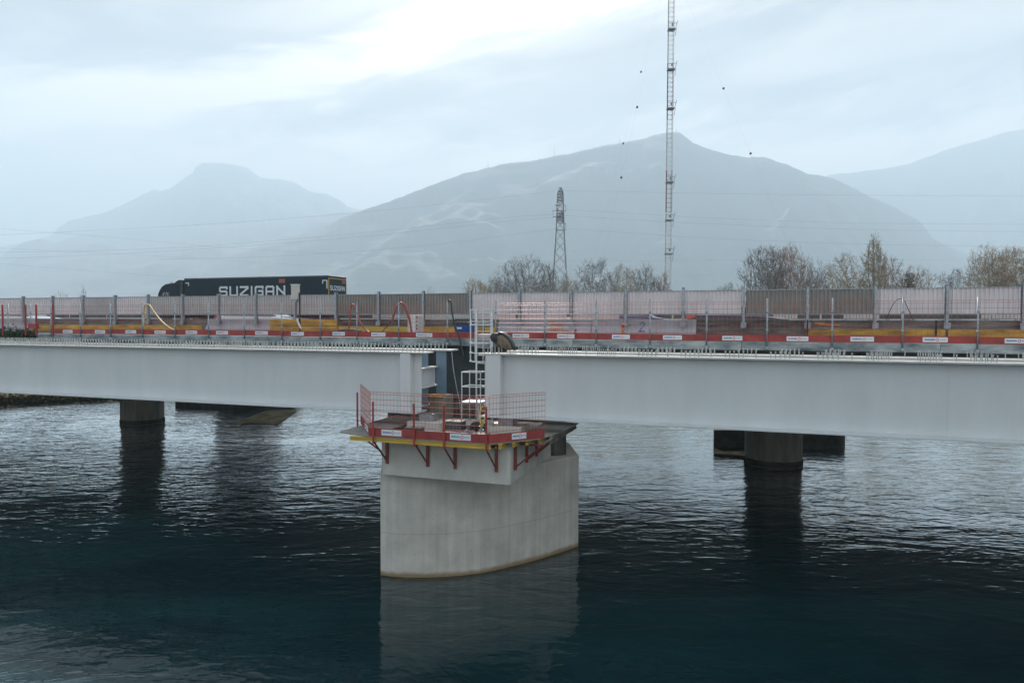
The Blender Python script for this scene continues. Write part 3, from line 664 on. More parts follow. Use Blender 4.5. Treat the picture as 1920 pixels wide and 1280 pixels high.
for (ax, az_, bx, bz) in ((-s_, 0, 0, s_), (0, s_, s_, 0), (s_, 0, 0, -s_), (0, -s_, -s_, 0)):
    e = Vector((bx - ax, bz - az_)).normalized(); f_ = Vector((-e.y, e.x)) * 0.009; e = e * 0.004
    lr.add([(cx + ax + f_.x + e.x, -0.007, cz + az_ + f_.y + e.y), (cx + bx + f_.x - e.x, -0.007, cz + bz + f_.y - e.y), (cx + bx - f_.x - e.x, -0.007, cz + bz - f_.y - e.y), (cx + ax - f_.x + e.x, -0.007, cz + az_ - f_.y + e.y)], [(3, 2, 1, 0)])
def merge_print(me, prints):      # flat print belongs to the sticker's own surface
    vs = [tuple(v.co) for v in me.vertices]; fs = [tuple(p.vertices) for p in me.polygons]; mi = [0] * len(fs)
    out_ = bpy.data.meshes.new('sticker'); out_.materials.append(me.materials[0])
    for k, (mb, m_) in enumerate(prints):
        n_ = len(vs); vs += mb.v; fs += [tuple(i + n_ for i in f) for f in mb.f]; mi += [k + 1] * len(mb.f); out_.materials.append(m_)
    out_.from_pydata(vs, [], fs); out_.polygons.foreach_set('material_index', mi); out_.update(); return out_
st_me = merge_print(st_me, [(lw, M['ink']), (lw2, M['ink2']), (lr, M['inkred'])])
px_posts = [19, 61, 98, 154, 210, 270, 331, 394, 461, 531, 603, 667, 750, 841]
us = [-36.6 - 1.97 * k for k in range(10, 0, -1)] + [-35.59, -34.0, -32.6, -30.65, -28.7, -26.73, -24.8, -22.87, -20.9, -18.93, -16.98, -15.2, -13.25, -11.09]
us2 = [-9.05, -7.07, -5.1, -3.14, -1.17, 0.82, 2.85, 4.92, 7.0] + [8.97 + 1.97 * k for k in range(12)]
rf = random.Random(3)
for L_, run in ((us, 0), (us2, 1)):
    for i, u_ in enumerate(L_):
        inst('railing_post', post_me, sf, (u_, 24.9, 7.44), rf.uniform(-.3, .3))
        if i == len(L_) - 1: break
        w_ = L_[i + 1] - u_
        wo = inst('wire_mesh', wire_me, sf, (u_ + 0.02, 24.97 + rf.uniform(-.01, .01), 7.44 + rf.uniform(-.012, .012))); wo.scale.x = w_ / 1.97
        if u_ > -34:
            dz = rf.uniform(-0.012, 0.012)
            tb = inst('toe_board', toe_me, sf, (u_ + 0.005, 24.945 + rf.uniform(0, .012), 7.452 + dz), rf.uniform(-.004, .004)); tb.scale.x = w_ / 1.97
            so = rf.uniform(0.35, 0.95) if run == 0 else rf.uniform(0.45, 0.8)
            s1 = inst('sticker', st_me, tb, (ORG[tb.name][0] + so, ORG[tb.name][1], ORG[tb.name][2] + 0.05))
rp = MB().box(-0.03, 0.03, -0.03, 0.03, -0.1, 1.45).mesh('red_post', M['red'])
for px in (5, 48, 68, 99): inst('red_post', rp, sf, (at_v(px, 600, 24.7)[0], 24.7, 7.45))
board(sf, (-33.95, 24.72), (-33.2, 24.72), 7.72, 7.95)
board(sf, (-11.05, 24.90), (-9.15, 24.90), 7.46, 7.70)

# ================================================================== CONCRETE WALL AND NOISE BARRIER ON IT
cw = thing('concrete_wall', 'low patchwork concrete wall between deck edge works and motorway', 'wall', (-9, 29.9, 7.44))
segs = [(-80, -62, 'wall_brown', 0), (-62, -43.5, 'wall_lilac', 0), (-43.5, -40.3, 'wall_lilac', 0), (-40.3, -33.9, 'wall_brown', 1), (-33.9, -27.5, 'wall_brown', 1), (-27.5, -23.2, 'wall_lilac', 0), (-23.2, -19.1, 'wall_brown', 2), (-19.1, -15.1, 'wall_dark', 1),
        (-15.1, -11.3, 'wall_brown', 1), (-11.3, -10.7, 'wall_brown', 1), (-10.7, -6.3, 'wall_lilac', 0), (-6.3, -1.82, 'wall_lilac', 0), (-1.82, 2.39, 'wall_dark', 0), (2.39, 7.3, 'wall_brown', 1), (7.3, 12.0, 'wall_brown', 1), (12, 18, 'wall_lilac', 0), (18, 24, 'wall_brown', 1), (24, 40, 'wall_lilac', 0)]
for a, b, m_, k in segs:
    n_ = max(1, round((b - a) / 4.6))
    for i in range(n_):
        p, q = a + (b - a) * i / n_ + 0.012, a + (b - a) * (i + 1) / n_ - 0.012; o = rf.uniform(0, 0.02)
        x = part('concrete_block', MB().add([(p, 29.62 + o, 7.45), (q, 29.62 + o, 7.45), (q, 30.25, 7.45), (p, 30.25, 7.45), (p, 29.62 + o, 7.68), (q, 29.62 + o, 7.68), (q, 30.2, 7.68), (p, 30.2, 7.68), (p, 29.80 + o, 7.92), (q, 29.80 + o, 7.92), (q, 30.1, 7.92), (p, 30.1, 7.92), (p, 29.83 + o, 8.22), (q, 29.83 + o, 8.22), (q, 30.07, 8.22), (p, 30.07, 8.22)],
                     [(0, 3, 2, 1), (12, 13, 14, 15)] + [(r_ * 4 + c_, r_ * 4 + (c_ + 1) % 4, r_ * 4 + 4 + (c_ + 1) % 4, r_ * 4 + 4 + c_) for r_ in range(3) for c_ in range(4)]), M[m_], cw, bevel=0.012)
        if k: part('plywood_board', MB().box(p + 0.03, q - 0.03, 29.50, 29.53, 7.46, 7.86 + rf.uniform(-.02, .02)), M['plytan'] if k == 2 or rf.random() < .5 else M['yellow'], cw)
        if k == 2: part('plywood_board', MB().box(p + 0.03, q - 0.03, 29.50, 29.53, 7.90, 8.19), M['plytan'], cw)
# spray paint on the lilac blocks
def stroke(mb, pts, t, y, off=[0]):
    for (a, b) in zip(pts, pts[1:]):
        a, b = Vector(a), Vector(b); d = (b - a); L = d.length; d /= L; n_ = Vector((-d.y, d.x)) * t / 2; e = d * t * 0.45; off[0] += 1; yy = y - (off[0] % 9) * 0.0006
        q = [a - e + n_, b + e + n_, b + e - n_, a - e - n_]
        mb.add([(k.x, yy, k.y) for k in q], [(3, 2, 1, 0)])
    return mb
g1 = MB(); bx = at_v(1205, 610, 29.79)[0]
stroke(g1, [(bx - .1, 8.05), (bx, 8.12), (bx + .1, 8.05), (bx + .05, 7.97)], 0.045, 29.78)
part('blue_mark', g1, M['ink'], cw); g1 = MB()
stroke(g1, [(bx + .03, 7.90), (bx - .12, 7.72), (bx + .1, 7.72)], 0.04, 29.60); part('blue_mark', g1, M['ink'], cw)
ox = at_v(1030, 610, 29.79)[0]; g2 = MB()
for k in range(3): stroke(g2, [(ox + .12 * k, 7.74), (ox + .2 + .3 * k, 7.90 - .01 * k)], 0.035, 29.59)
stroke(g2, [(ox + .05, 7.70), (ox + 1.0, 7.72)], 0.03, 29.59); part('orange_mark', g2, M['orange'], cw); g2 = MB()
stroke(g2, [(ox - .1, 8.1), (ox + .25, 8.14), (ox + .1, 8.02), (ox + .6, 8.0)], 0.04, 29.78); part('orange_mark', g2, M['orange'], cw); g2 = MB()
ox = at_v(1537, 610, 29.8)[0]; stroke(g2, [(ox - .15, 8.08), (ox + .15, 8.1), (ox, 8.04), (ox + .7, 8.02)], 0.05, 29.78); part('orange_mark', g2, M['orange'], cw); g2 = MB()
stroke(g2, [(ox - .3, 7.78), (ox + .8, 7.80), (ox - .2, 7.73)], 0.05, 29.59); part('orange_mark', g2, M['orange'], cw)

nb = thing('noise_barrier', 'long ribbed noise barrier of pale and dark panels between galvanised posts', 'barrier', (-9, 30, 8.2))
def rib_mesh(w_, n=15):
    mb = MB(); z0, z1 = 8.47, 9.42; vs = []; xs_ = []
    for k in range(n):
        a = w_ * k / n; s_ = w_ / n; xs_ += [(a, 0), (a + s_ * .52, 0), (a + s_ * .60, -0.045), (a + s_ * .92, -0.045)]
    xs_.append((w_, 0))
    m_ = len(xs_)
    for (x, y) in xs_: vs += [(x, y, z0), (x, y, z1)]
    mb.add(vs, [(2 * i, 2 * i + 2, 2 * i + 3, 2 * i + 1) for i in range(m_ - 1)])
    mb.box(0, w_, 0.004, 0.05, z0, z1)
    return mb
rim_me = MB().box(0, 2.26, -0.055, 0.06, 9.423, 9.455).box(0, 2.26, -0.05, 0.055, 8.43, 8.467).mesh('panel_rim', M['galv'])
rib = {k: rib_mesh(2.26).mesh('ribbed_panel', M[k]) for k in ('pan_l', 'pan_m', 'pan_d')}
pu = [-43.55 + 2.423 * k for k in range(-12, 38)]
bp_me = MB().box(-0.05, 0.05, -0.10, -0.088, -0.05, 1.31).box(-0.03, 0.03, -0.10, -0.088, -0.25, -0.052).box(-0.006, 0.006, -0.087, 0.073, -0.25, 1.33).box(-0.05, 0.05, 0.074, 0.086, -0.25, 1.33).box(-0.06, 0.06, -0.105, 0.09, 1.332, 1.345).box(-0.11, 0.11, -0.125, -0.105, -0.33, -0.10).mesh('barrier_post', M['galv'])
for i, u_ in enumerate(pu):
    inst('barrier_post', bp_me, nb, (u_, 29.71, 8.22 + rf.uniform(-.01, .02)), rf.uniform(-.02, .02))
    c = u_ + 1.2
    k = 'pan_l' if c < -36.3 else 'pan_m' if c < -33.9 else 'pan_l' if c < -31.3 else 'pan_m' if c < -19.3 else 'pan_d' if c < -12.1 else 'pan_l' if c < 0 else 'pan_d' if c < 4.9 else 'pan_l'
    o = rf.uniform(-0.012, 0.012)
    q = inst('ribbed_panel', rib[k], nb, (u_ + 0.082, 29.72 + o, 0), rf.uniform(-.004, .004)); ORG[q.name] = (u_ + 0.082, 29.72 + o, 0)
    inst('panel_rim', rim_me, nb, (u_ + 0.082, 29.72 + o, 0))
for u_ in (-12.2, -9.78, -7.4): part('lower_panel', MB().box(u_ + 0.1, u_ + 2.3, 29.9, 29.93, 8.23, 8.428), M['pan_l'], nb)

# ------------------------------------------------------------------ far side parapet seen through the gap under the panels
fp = thing('far_parapet', 'grey parapet with pale ribbed infill on the far edge of the motorway', 'parapet', (0, 51.5, 7.44))
for k in range(-16, 20):
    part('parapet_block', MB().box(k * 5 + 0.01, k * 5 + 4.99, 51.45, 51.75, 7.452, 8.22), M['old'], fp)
    part('rail_post', MB().box(k * 5 + 0.1, k * 5 + 0.2, 51.5, 51.6, 8.222, 8.95), M['cream'], fp)
part('rail', MB().box(-80, 95, 51.52, 51.58, 8.86, 8.95).box(-80, 95, 51.52, 51.58, 8.30, 8.36), M['galv'], fp)
for a, b in ((1582, 1655), (1840, 1935), (700, 880), (1450, 1500)):
    p, q = at_v(a, 592, 51.45)[0], at_v(b, 592, 51.45)[0]
    m_ = MB(); n_ = int((q - p) / 0.2)
    for k in range(n_): m_.box(p + k * 0.2, p + k * 0.2 + 0.17, 51.46, 51.50, 8.37, 8.85)
    part('pale_infill', m_, M['cream'], fp)

for k in range(-16, 20): part('grey_infill', MB().box(k * 5 + 0.21, k * 5 + 5.09, 51.54, 51.57, 8.365, 8.855), M['old'], fp)
# ------------------------------------------------------------------ TRUCK
TV = 44.0; uA = at_v(345, 520, TV)[0]; uB = at_v(615, 517, TV)[0]
tk = thing('articulated_truck', 'long dark teal articulated truck with silver lettering driving left', 'truck', ((uA + uB) / 2, TV, 7.45))
zt = 11.52
tr = part('trailer', MB().box(uA, uB, TV, TV + 2.5, 8.55, zt), M['truck'], tk, bevel=0.03)
part('roof_rail', MB().box(uA + .05, uB - .05, TV - 0.012, TV - 0.002, zt - 0.10, zt - 0.03), M['cardark'], tk)
part('chassis', MB().box(uA + 1, uB - 0.2, TV + 0.6, TV + 1.9, 8.2, 8.54), M['black'], tk)
GL = {'S': ([(1, .86), (1, 1), (.12, 1), (0, .88), (0, .62), (.12, .5), (.88, .5), (1, .38), (1, .12), (.88, 0), (0, 0), (0, .14)],), 'U': ([(0, 1), (0, .12), (.12, 0), (.88, 0), (1, .12), (1, 1)],),
      'Z': ([(0, 1), (1, 1), (1, .86), (0, .14), (0, 0), (1, 0)],), 'I': ([(0.5, 0), (0.5, 1)],), 'G': ([(1, .86), (1, 1), (.12, 1), (0, .88), (0, .12), (.12, 0), (1, 0), (1, .5), (.5, .5)],),
      'A': ([(0, 0), (0, .88), (.12, 1), (.88, 1), (1, .88), (1, 0)], [(0, .42), (1, .42)]), 'N': ([(0, 0), (0, 1)], [(0, .95), (1, .05)], [(1, 0), (1, 1)])}
def lettering(word, L, h, t, put):
    """flat strokes; put(x,z,k) -> point on the panel, k lifts each stroke a hair above the last"""
    wI = 0.28; tot = sum(wI if c == 'I' else 1 for c in word); gap = 0.22; wch = L / (tot + gap * (len(word) - 1)); x = 0; out_ = []
    for c in word:
        mb = MB(); w_ = wch * (wI if c == 'I' else 1); k = 0
        for pl in GL[c]:
            for a, b in zip(pl, pl[1:]):
                if c == 'I': a, b = (0.5, a[1]), (0.5, b[1])
                A_ = Vector((x + t / 2 + a[0] * (w_ - t), t / 2 + a[1] * (h - t))); B_ = Vector((x + t / 2 + b[0] * (w_ - t), t / 2 + b[1] * (h - t)))
                d = (B_ - A_); d = d / max(d.length, 1e-6); n_ = Vector((-d.y, d.x)) * t / 2; e = d * t / 2
                q = [A_ - e + n_, B_ + e + n_, B_ + e - n_, A_ - e - n_]; k += 1
                mb.add([put(p.x, p.y, k) for p in q], [(3, 2, 1, 0)])
        out_.append(mb); x += w_ + wch * gap
    return out_
lu, lz = at_v(411, 537, TV)[0], at_v(411, 537, TV)[2]; lu2 = at_v(535, 537, TV)[0]
for mb in lettering('SUZIGAN', lu2 - lu, 0.80, 0.155, lambda x, z, k: (lu + x, TV - 0.006 - 0.002 * k, lz - 0.80 + z)): part('letter', mb, M['letter'], tr)
q = at_v(523, 523, TV); part('square_sign', MB().box(q[0], q[0] + 0.55, TV - 0.012, TV - 0.004, q[2] - 0.30, q[2]), M['rust'], tr)
for a, s_ in ((uA + 0.15, 1), (uB - 0.15, -1)):
    part('corner_marking', MB().box(min(a, a + .35 * s_), max(a, a + .35 * s_), TV - 0.010, TV - 0.004, zt - 0.42, zt - 0.34), M['trim'], tr)
    part('corner_marking', MB().box(min(a + .27 * s_, a + .35 * s_), max(a + .27 * s_, a + .35 * s_), TV - 0.010, TV - 0.004, zt - 0.62, zt - 0.422), M['trim'], tr)
# rear doors
rd_ = part('rear_frame', MB().box(uB + 0.002, uB + 0.03, TV + 0.03, TV + 0.10, 8.6, zt - 0.24).box(uB + 0.002, uB + 0.03, TV + 2.40, TV + 2.46, 8.6, zt - 0.24).box(uB + 0.002, uB + 0.03, TV + 0.03, TV + 2.46, zt - 0.24, zt - 0.17), M['ochre'], tk)
for a in (0.12, 1.26): part('rear_door', MB().box(uB + 0.001, uB + 0.02, TV + a, TV + a + 1.12, 8.7, zt - 0.28), M['truck'], tk)
part('side_trim', MB().box(uB - 0.14, uB - 0.04, TV - 0.014, TV - 0.004, zt - 1.0, zt - 0.35), M['trim'], tk)
for mb in lettering('SUZIGAN', 2.0, 0.36, 0.062, lambda x, z, k: (uB + 0.022 + 0.002 * k, TV + 0.22 + x, 10.42 + z)):
    mb.f = [f[::-1] for f in mb.f]; part('letter', mb, M['letter'], tk)
part('square_sign', MB().box(uB + 0.021, uB + 0.03, TV + 1.85, TV + 2.3, 11.0, 11.22), M['rust'], tk)
# cab: rounded profile, wind deflector on the roof, windscreen, side window, mirror
c0 = uA - 0.55
def zz(y): return at_v(320, y, TV)[2]
prof = [(c0, 8.3), (c0, zz(531)), (c0 - 0.35, zz(530)), (c0 - 0.9, zz(530.5)), (c0 - 1.5, zz(532)), (c0 - 1.85, zz(536)), (c0 - 2.12, zz(543)), (c0 - 2.3, zz(551)), (c0 - 2.36, 9.4), (c0 - 2.36, 8.3)]
part('cab', MB().prism_y(prof, TV + 0.08, TV + 2.42), M['truck'], tk, bevel=0.10)
part('wind_deflector', MB().prism_y([(c0 - 0.02, zz(530)), (c0 - 0.02, zz(524.5)), (c0 - 0.3, zz(524.5)), (c0 - 0.75, zz(530))], TV + 0.25, TV + 2.25), M['truck'], tk, bevel=0.05)
part('side_fairing', MB().box(c0 + 0.02, uA - 0.14, TV + 0.06, TV + 0.10, 8.4, zz(527)), M['black'], tk)
part('side_window', MB().prism_y([(c0 - 1.0, 9.75), (c0 - 0.95, 10.42), (c0 - 1.75, 10.42), (c0 - 2.05, 9.75)], TV + 0.062, TV + 0.076), M['glass'], tk)
part('windscreen', MB().prism_y([(c0 - 2.375, 9.75), (c0 - 2.19, 10.55), (c0 - 2.17, 10.55), (c0 - 2.355, 9.75)], TV + 0.25, TV + 2.25), M['glass'], tk)
mr = MB(); ring = [(c0 - 1.35 + 0.24 * math.cos(t), TV - 0.02, 10.17 + 0.24 * math.sin(t)) for t in [math.pi * k / 8 for k in range(9)]]
mr.tube(ring, 0.025, 6); part('mirror_arm', mr, M['trim'], tk); part('mirror', MB().box(c0 - 1.56, c0 - 1.36, TV - 0.14, TV - 0.04, 9.7, 10.12), M['black'], tk, bevel=0.02)
part('roof_lamp', MB().box(c0 - 1.25, c0 - 1.05, TV + 0.3, TV + 0.45, zz(530), zz(528)), M['trim'], tk)
def wheel(parent, u, v, z, r, w_=0.3):
    wh = part('wheel', MB().tube([(u, v, z), (u, v + w_, z)], r, 20), M['black'], parent)
    part('rim', MB().tube([(u, v - 0.01, z), (u, v + 0.02, z)], r * 0.58, 14), M['trim'], wh)
for u_ in (c0 - 1.5, c0 + 1.6, uB - 1.6, uB - 2.9, uB - 4.2):
    for v_ in (TV + 0.12, TV + 2.08): wheel(tk, u_, v_, 7.95, 0.49)

# ------------------------------------------------------------------ CARS (heading right, seen through the gap)
def car(u0, L, v, body, label, hood_glare=None, h=1.45):
    t = thing('car', label, 'car', (u0 + L / 2, v, 7.456), 'cars passing behind the noise barrier'); z = 7.456
    k = L / 4.3
    def P(pts): return [(u0 + a * k, z + b * h / 1.45) for a, b in pts]
    part('body', MB().prism_y(P([(0.05, .32), (0, .60), (.05, .88), (.25, .97), (2.9, .92), (3.9, .76), (4.22, .62), (4.3, .45), (4.25, .25), (.2, .22)]), v, v + 1.75), M[body], t, bevel=0.06)
    part('bonnet', MB().prism_y(P([(3.02, .925), (3.93, .775), (4.17, .655), (4.14, .64), (3.9, .74), (3.0, .895)]), v + 0.12, v + 1.63), M[hood_glare or body], t, bevel=0.01)  # white bonnet on a blue car paints in the glare of the sky
    part('windows', MB().prism_y(P([(.28, .965), (.75, 1.36), (2.0, 1.38), (2.98, .925)]), v + 0.13, v + 1.62), M['glass'], t, bevel=0.03)
    part('roof', MB().prism_y(P([(.70, 1.345), (.95, 1.44), (1.9, 1.45), (2.15, 1.36), (2.0, 1.36), (.8, 1.33)]), v + 0.15, v + 1.60), M[body], t, bevel=0.04)
    part('windscreen', MB().prism_y(P([(2.10, 1.375), (3.02, .93), (3.0, .915), (2.06, 1.365)]), v + 0.18, v + 1.57), M['glass'], t)
    part('side_rail', MB().prism_y(P([(.4, .985), (2.85, .945), (2.85, .925), (.4, .965)]), v - 0.012, v + 0.05), M['trim'], t)
    for dv in (0.02, 1.45):
        part('tail_lamp', MB().prism_y(P([(-.02, .76), (-.01, .96), (.30, .985), (.34, .88)]), v + dv - 0.03, v + dv + 0.30), M['lamp'], t, bevel=0.01)
        part('headlight', MB().prism_y(P([(4.0, .62), (3.85, .74), (4.2, .62), (4.24, .52)]), v + dv, v + dv + 0.28), M['alu'], t)
    for u_ in (0.85, 3.45):
        for v_ in (-0.01, 1.54): wheel(t, u0 + u_ * k, v + v_, z + 0.32, 0.32, 0.22)
def cu_(px): return at_v(px, 592, 34.0)[0]
car(cu_(403), cu_(566) - cu_(403), 34.0, 'carwhite', 'white car behind the lilac wall block left of the roadside box')
car(cu_(1112), cu_(1272) - cu_(1112), 34.0, 'carblue', 'blue car with red tail lamp behind the barrier, right of the ladder', 'carwhite')
car(cu_(1288), cu_(1503) - cu_(1288), 34.0, 'cardark', 'dark blue estate car behind the two dark noise panels', 'carwhite', 1.5)
car(cu_(-40), cu_(90) - cu_(-40), 34.0, 'carwhite', 'white car at the far left end behind the barrier')
car(cu_(960), cu_(1108) - cu_(960), 37.9, 'carwhite', 'white car in the second lane just behind the blue car')

# ------------------------------------------------------------------ things on and around the deck
VL = 22.3
def pz(px, py, v): return at_v(px, py, v)
ld = thing('caged_ladder', 'aluminium ladder with safety cage standing against the right girder end', 'ladder', pz(908, 790, VL))
s0, s1 = pz(893, 700, VL)[0], pz(922, 700, VL)[0]; zb, ztp = ZP + 0.02, pz(893, 580, VL)[2]
for s_ in (s0, s1): part('stile', MB().box(s_ - 0.025, s_ + 0.025, VL, VL + 0.06, zb, ztp), M['alu'], ld)
rung = MB().tube([(0, 0, 0), (s1 - s0 - 0.05, 0, 0)], 0.016, 6).mesh('rung', M['alu'])
zk = zb + 0.3
while zk < ztp - 0.1: inst('rung', rung, ld, (s0 + 0.025, VL + 0.03, zk)); zk += 0.28
hu = pz(885, 600, VL)[0]; cx_, rx = (hu + s1) / 2, (s1 - hu) / 2
for zc in (ztp - 0.02, ztp - 0.42, pz(893, 609, VL)[2], pz(893, 642, VL)[2], pz(893, 660, VL)[2], pz(893, 676, VL)[2]):
    hp = [(cx_ + rx * math.cos(t), VL - 0.02 - 0.62 * math.sin(t), zc) for t in [math.pi * k / 12 for k in range(13)]]
    part('cage_hoop', MB().tube(hp, 0.020, 6), M['alu'], ld)
for t in (0.05, 0.28, 0.5, 0.72, 0.95):
    x_, y_ = cx_ + rx * math.cos(math.pi * t), VL - 0.02 - 0.62 * math.sin(math.pi * t)
    part('cage_bar', MB().tube([(x_, y_, pz(893, 676, VL)[2]), (x_, y_, ztp)], 0.013, 5), M['alu'], ld)
part('landing_plate', MB().box(s0 - 0.02, s1 + 0.1, VL + 0.07, VL + 0.6, 7.55, 7.68), M['cream'], ld)
st = thing('step_stand', 'small aluminium step stand with handrail at the foot of the ladder', 'step stand', pz(886, 765, 21.4))
a_, b_ = pz(868, 700, 21.4)[0], pz(903, 700, 21.4)[0]; zl, zh = ZP + 0.02, pz(868, 697, 21.4)[2]
for x_, y_ in ((a_, 21.3), (b_, 21.3), (a_ + .04, 21.9), (b_ - .03, 21.9)): part('leg', MB().tube([(x_, y_, zl), (x_, y_, zh)], 0.020, 6), M['alu'], st)
for z_ in (zh, pz(868, 724, 21.4)[2]): part('handrail', MB().tube([(a_, 21.3, z_), (b_, 21.3, z_), (b_ - .03, 21.9, z_), (a_ + .04, 21.9, z_), (a_, 21.3, z_)], 0.020, 6), M['alu'], st)
part('step_plate', MB().box(a_ - 0.02, b_ + 0.02, 21.25, 21.95, 5.38, 5.42), M['galv'], st)

bd = thing('tarpaulin_bundle', 'beige and black tarpaulin bundle slumped over the studs at the right girder end', 'tarpaulin', pz(942, 660, 20.8))
def blob(ctrl, n=14, seed=0, ns=0.03):
    mb = MB(); m_ = len(ctrl); vs = []; fs = []
    for i, (x, z, r, ry) in enumerate(ctrl):
        p0 = Vector(ctrl[max(i - 1, 0)][:2]); p1 = Vector(ctrl[min(i + 1, m_ - 1)][:2]); d = (p1 - p0).normalized(); nn = Vector((-d.y, d.x))
        for k in range(n):
            t = 2 * math.pi * k / n; rr = r * (1 + ns * 8 * mnoise.noise((x * 7 + seed, math.cos(t) * 1.3, math.sin(t) * 1.3 + z * 5)))
            vs.append((x + nn.x * rr * math.cos(t), 20.83 + ry * math.sin(t) + 0.02 * math.sin(t * 3), z + nn.y * rr * math.cos(t)))
    for i in range(m_ - 1):
        for k in range(n): fs.append((i * n + k, i * n + (k + 1) % n, (i + 1) * n + (k + 1) % n, (i + 1) * n + k))
    fs += [tuple(range(n))[::-1], tuple(range((m_ - 1) * n, m_ * n))]
    return mb.add(vs, fs)
def bq(px, py): q_ = pz(px, py, 20.8); return q_[0], q_[2]
part('canvas', blob([(*bq(932, 640), .12, .15), (*bq(937, 637), .17, .22), (*bq(943, 638), .20, .26), (*bq(950, 643), .19, .27), (*bq(956, 650), .14, .22), (*bq(959, 655), .07, .15)], seed=2), M['tarp'], bd, smooth=True)
part('dark_end', blob([(*bq(920, 632), .05, .10), (*bq(923, 632), .13, .16), (*bq(929, 633), .17, .19), (*bq(936, 634), .17, .20), (*bq(939, 635), .10, .16)], seed=5), M['black'], bd, smooth=True)
part('black_strap', blob([(*bq(936, 623), .03, .16), (*bq(944, 625), .045, .2), (*bq(952, 631), .05, .22), (*bq(958, 640), .05, .2), (*bq(963, 650), .05, .16), (*bq(965, 657), .03, .1)], seed=7), M['black'], bd, smooth=True)
part('loose_fold', blob([(*bq(927, 643), .03, .08), (*bq(931, 647), .05, .1), (*bq(936, 647), .06, .12)], seed=9), M['tarp'], bd, smooth=True)

def curve_pts(pp, n=8):
    pp = [Vector(p) for p in pp]; o = []
    e = [pp[0] * 2 - pp[1]] + pp + [pp[-1] * 2 - pp[-2]]
    for i in range(1, len(e) - 2):
        for k in range(n):
            t = k / n; a, b, c, d = e[i - 1], e[i], e[i + 1], e[i + 2]
            o.append(0.5 * ((2 * b) + (c - a) * t + (2 * a - 5 * b + 4 * c - d) * t * t + (3 * b - a - 3 * c + d) * t ** 3))
    return o + [pp[-1]]
def hose(name, pts, r, m, label, cat='hose', group=None):
    P_ = [pz(*p) for p in pts]; return solo(name, MB().tube(curve_pts(P_), r, 8), M[m], label, cat, P_[0], group, smooth=True)
hose('hose', [(269, 612, 27.4), (270, 585, 27.4), (272, 572, 27.3), (280, 572, 27.2), (290, 586, 27.1), (303, 602, 27), (316, 613, 26.8), (327, 619, 26.5)], 0.035, 'hoseyel', 'pale yellow hose arching over the left part of the fence')
hose('hose', [(653, 626, 27), (656, 600, 27), (658, 576, 27), (662, 571, 27), (668, 582, 27), (676, 605, 26.9), (688, 620, 26.8), (700, 627, 26.6)], 0.04, 'hosered', 'red hose bent upright, the left of the two red hoses')
hose('hose', [(735, 602, 26.6), (739, 588, 26.6), (745, 573, 26.6), (752, 568, 26.7), (759, 574, 26.8), (765, 590, 26.9), (770, 608, 27), (772, 624, 27)], 0.055, 'hosered', 'thick red hose arched high beside the pale cabinet')
hose('hose', [(706, 627, 26), (714, 623, 26.4), (722, 616, 26.6), (730, 606, 26.6), (735, 602, 26.6)], 0.022, 'black', 'thin dark hose curling down to the toe board from the thick red hose')
hose('hose', [(840, 568, 25.3), (841, 564, 25.2), (845, 565, 25.1), (847, 580, 25.0), (850, 598, 24.9), (856, 618, 24.7), (862, 636, 24.6), (866, 655, 24.5), (870, 670, 24.4)], 0.034, 'black', 'black hose hooked over the fence top and hanging below the deck')
hose('rope', [(847, 660, 24.0), (850, 690, 23.8), (855, 720, 23.5), (861, 750, 23.2), (864, 772, 23.0)], 0.018, 'galv', 'thin grey rope hanging in the gap between the girders', 'rope')
hose('hose', [(903, 800, 19.0), (899, 780, 19.2), (903, 764, 19.4), (910, 762, 19.5), (910, 780, 19.2), (904, 798, 19.0)], 0.022, 'yellow', 'yellow hose loop standing on the pier platform')
hose('cable', [(1662, 600, 26), (1672, 575, 26), (1682, 562, 26), (1694, 562, 26), (1703, 580, 26), (1712, 600, 26)], 0.012, 'black', 'thin black cable looped over a fence post at the right', 'cable')
hose('hose', [(625, 624, 26.5), (636, 620, 26.6), (655, 619, 26.7), (674, 621, 26.6), (678, 625, 26.5)], 0.07, 'black', 'flat dark hose lying on the deck under the left red hose')

bx0, bx1 = pz(549, 540, 28.4)[0], pz(560, 540, 28.4)[0]; bz0, bz1 = pz(550, 562, 28.4)[2], pz(550, 533, 28.4)[2]
rb = thing('roadside_box', 'tall pale box on a dark pole in front of the truck trailer', 'traffic counter', ((bx0 + bx1) / 2, 28.4, 7.45))
part('box', MB().box(bx0, bx1, 28.25, 28.50, bz0, bz1 - 0.04), M['cream'], rb, bevel=0.02)
part('lid', MB().box(bx0 - 0.015, bx1 + 0.015, 28.23, 28.52, bz1 - 0.038, bz1), M['white'], rb)
part('bracket', MB().prism_y([(bx0 + .04, bz0 - .002), (bx1 - .04, bz0 - .002), (bx1 - .1, bz0 - .09), (bx0 + .1, bz0 - .09)], 28.3, 28.46), M['galv'], rb)
part('pole', MB().box(bx1 + 0.002, bx1 + 0.06, 28.40, 28.46, 7.46, bz0 + 0.35), M['black'], rb)
part('foil_wrap', blob([(bx1 - .02, 8.25, .05, .05), (bx1 + .0, 8.12, .08, .06), (bx1 + .08, 7.95, .07, .06), (bx1 + .16, 7.80, .05, .05), (bx1 + .2, 7.6, .03, .04)], seed=4) if False else MB().tube([(bx1 - .02, 28.3, 8.25), (bx1, 28.3, 8.1), (bx1 + .08, 28.3, 7.95), (bx1 + .18, 28.3, 7.75)], 0.05, 7), M['alu'], rb)
cb = thing('electric_cabinet', 'pale site electric cabinet with dark sockets behind the fence', 'cabinet', pz(775, 625, 27))
ca, cb_, cz0, cz1 = pz(764, 600, 27)[0], pz(785, 600, 27)[0], 7.46, pz(770, 590, 27)[2]
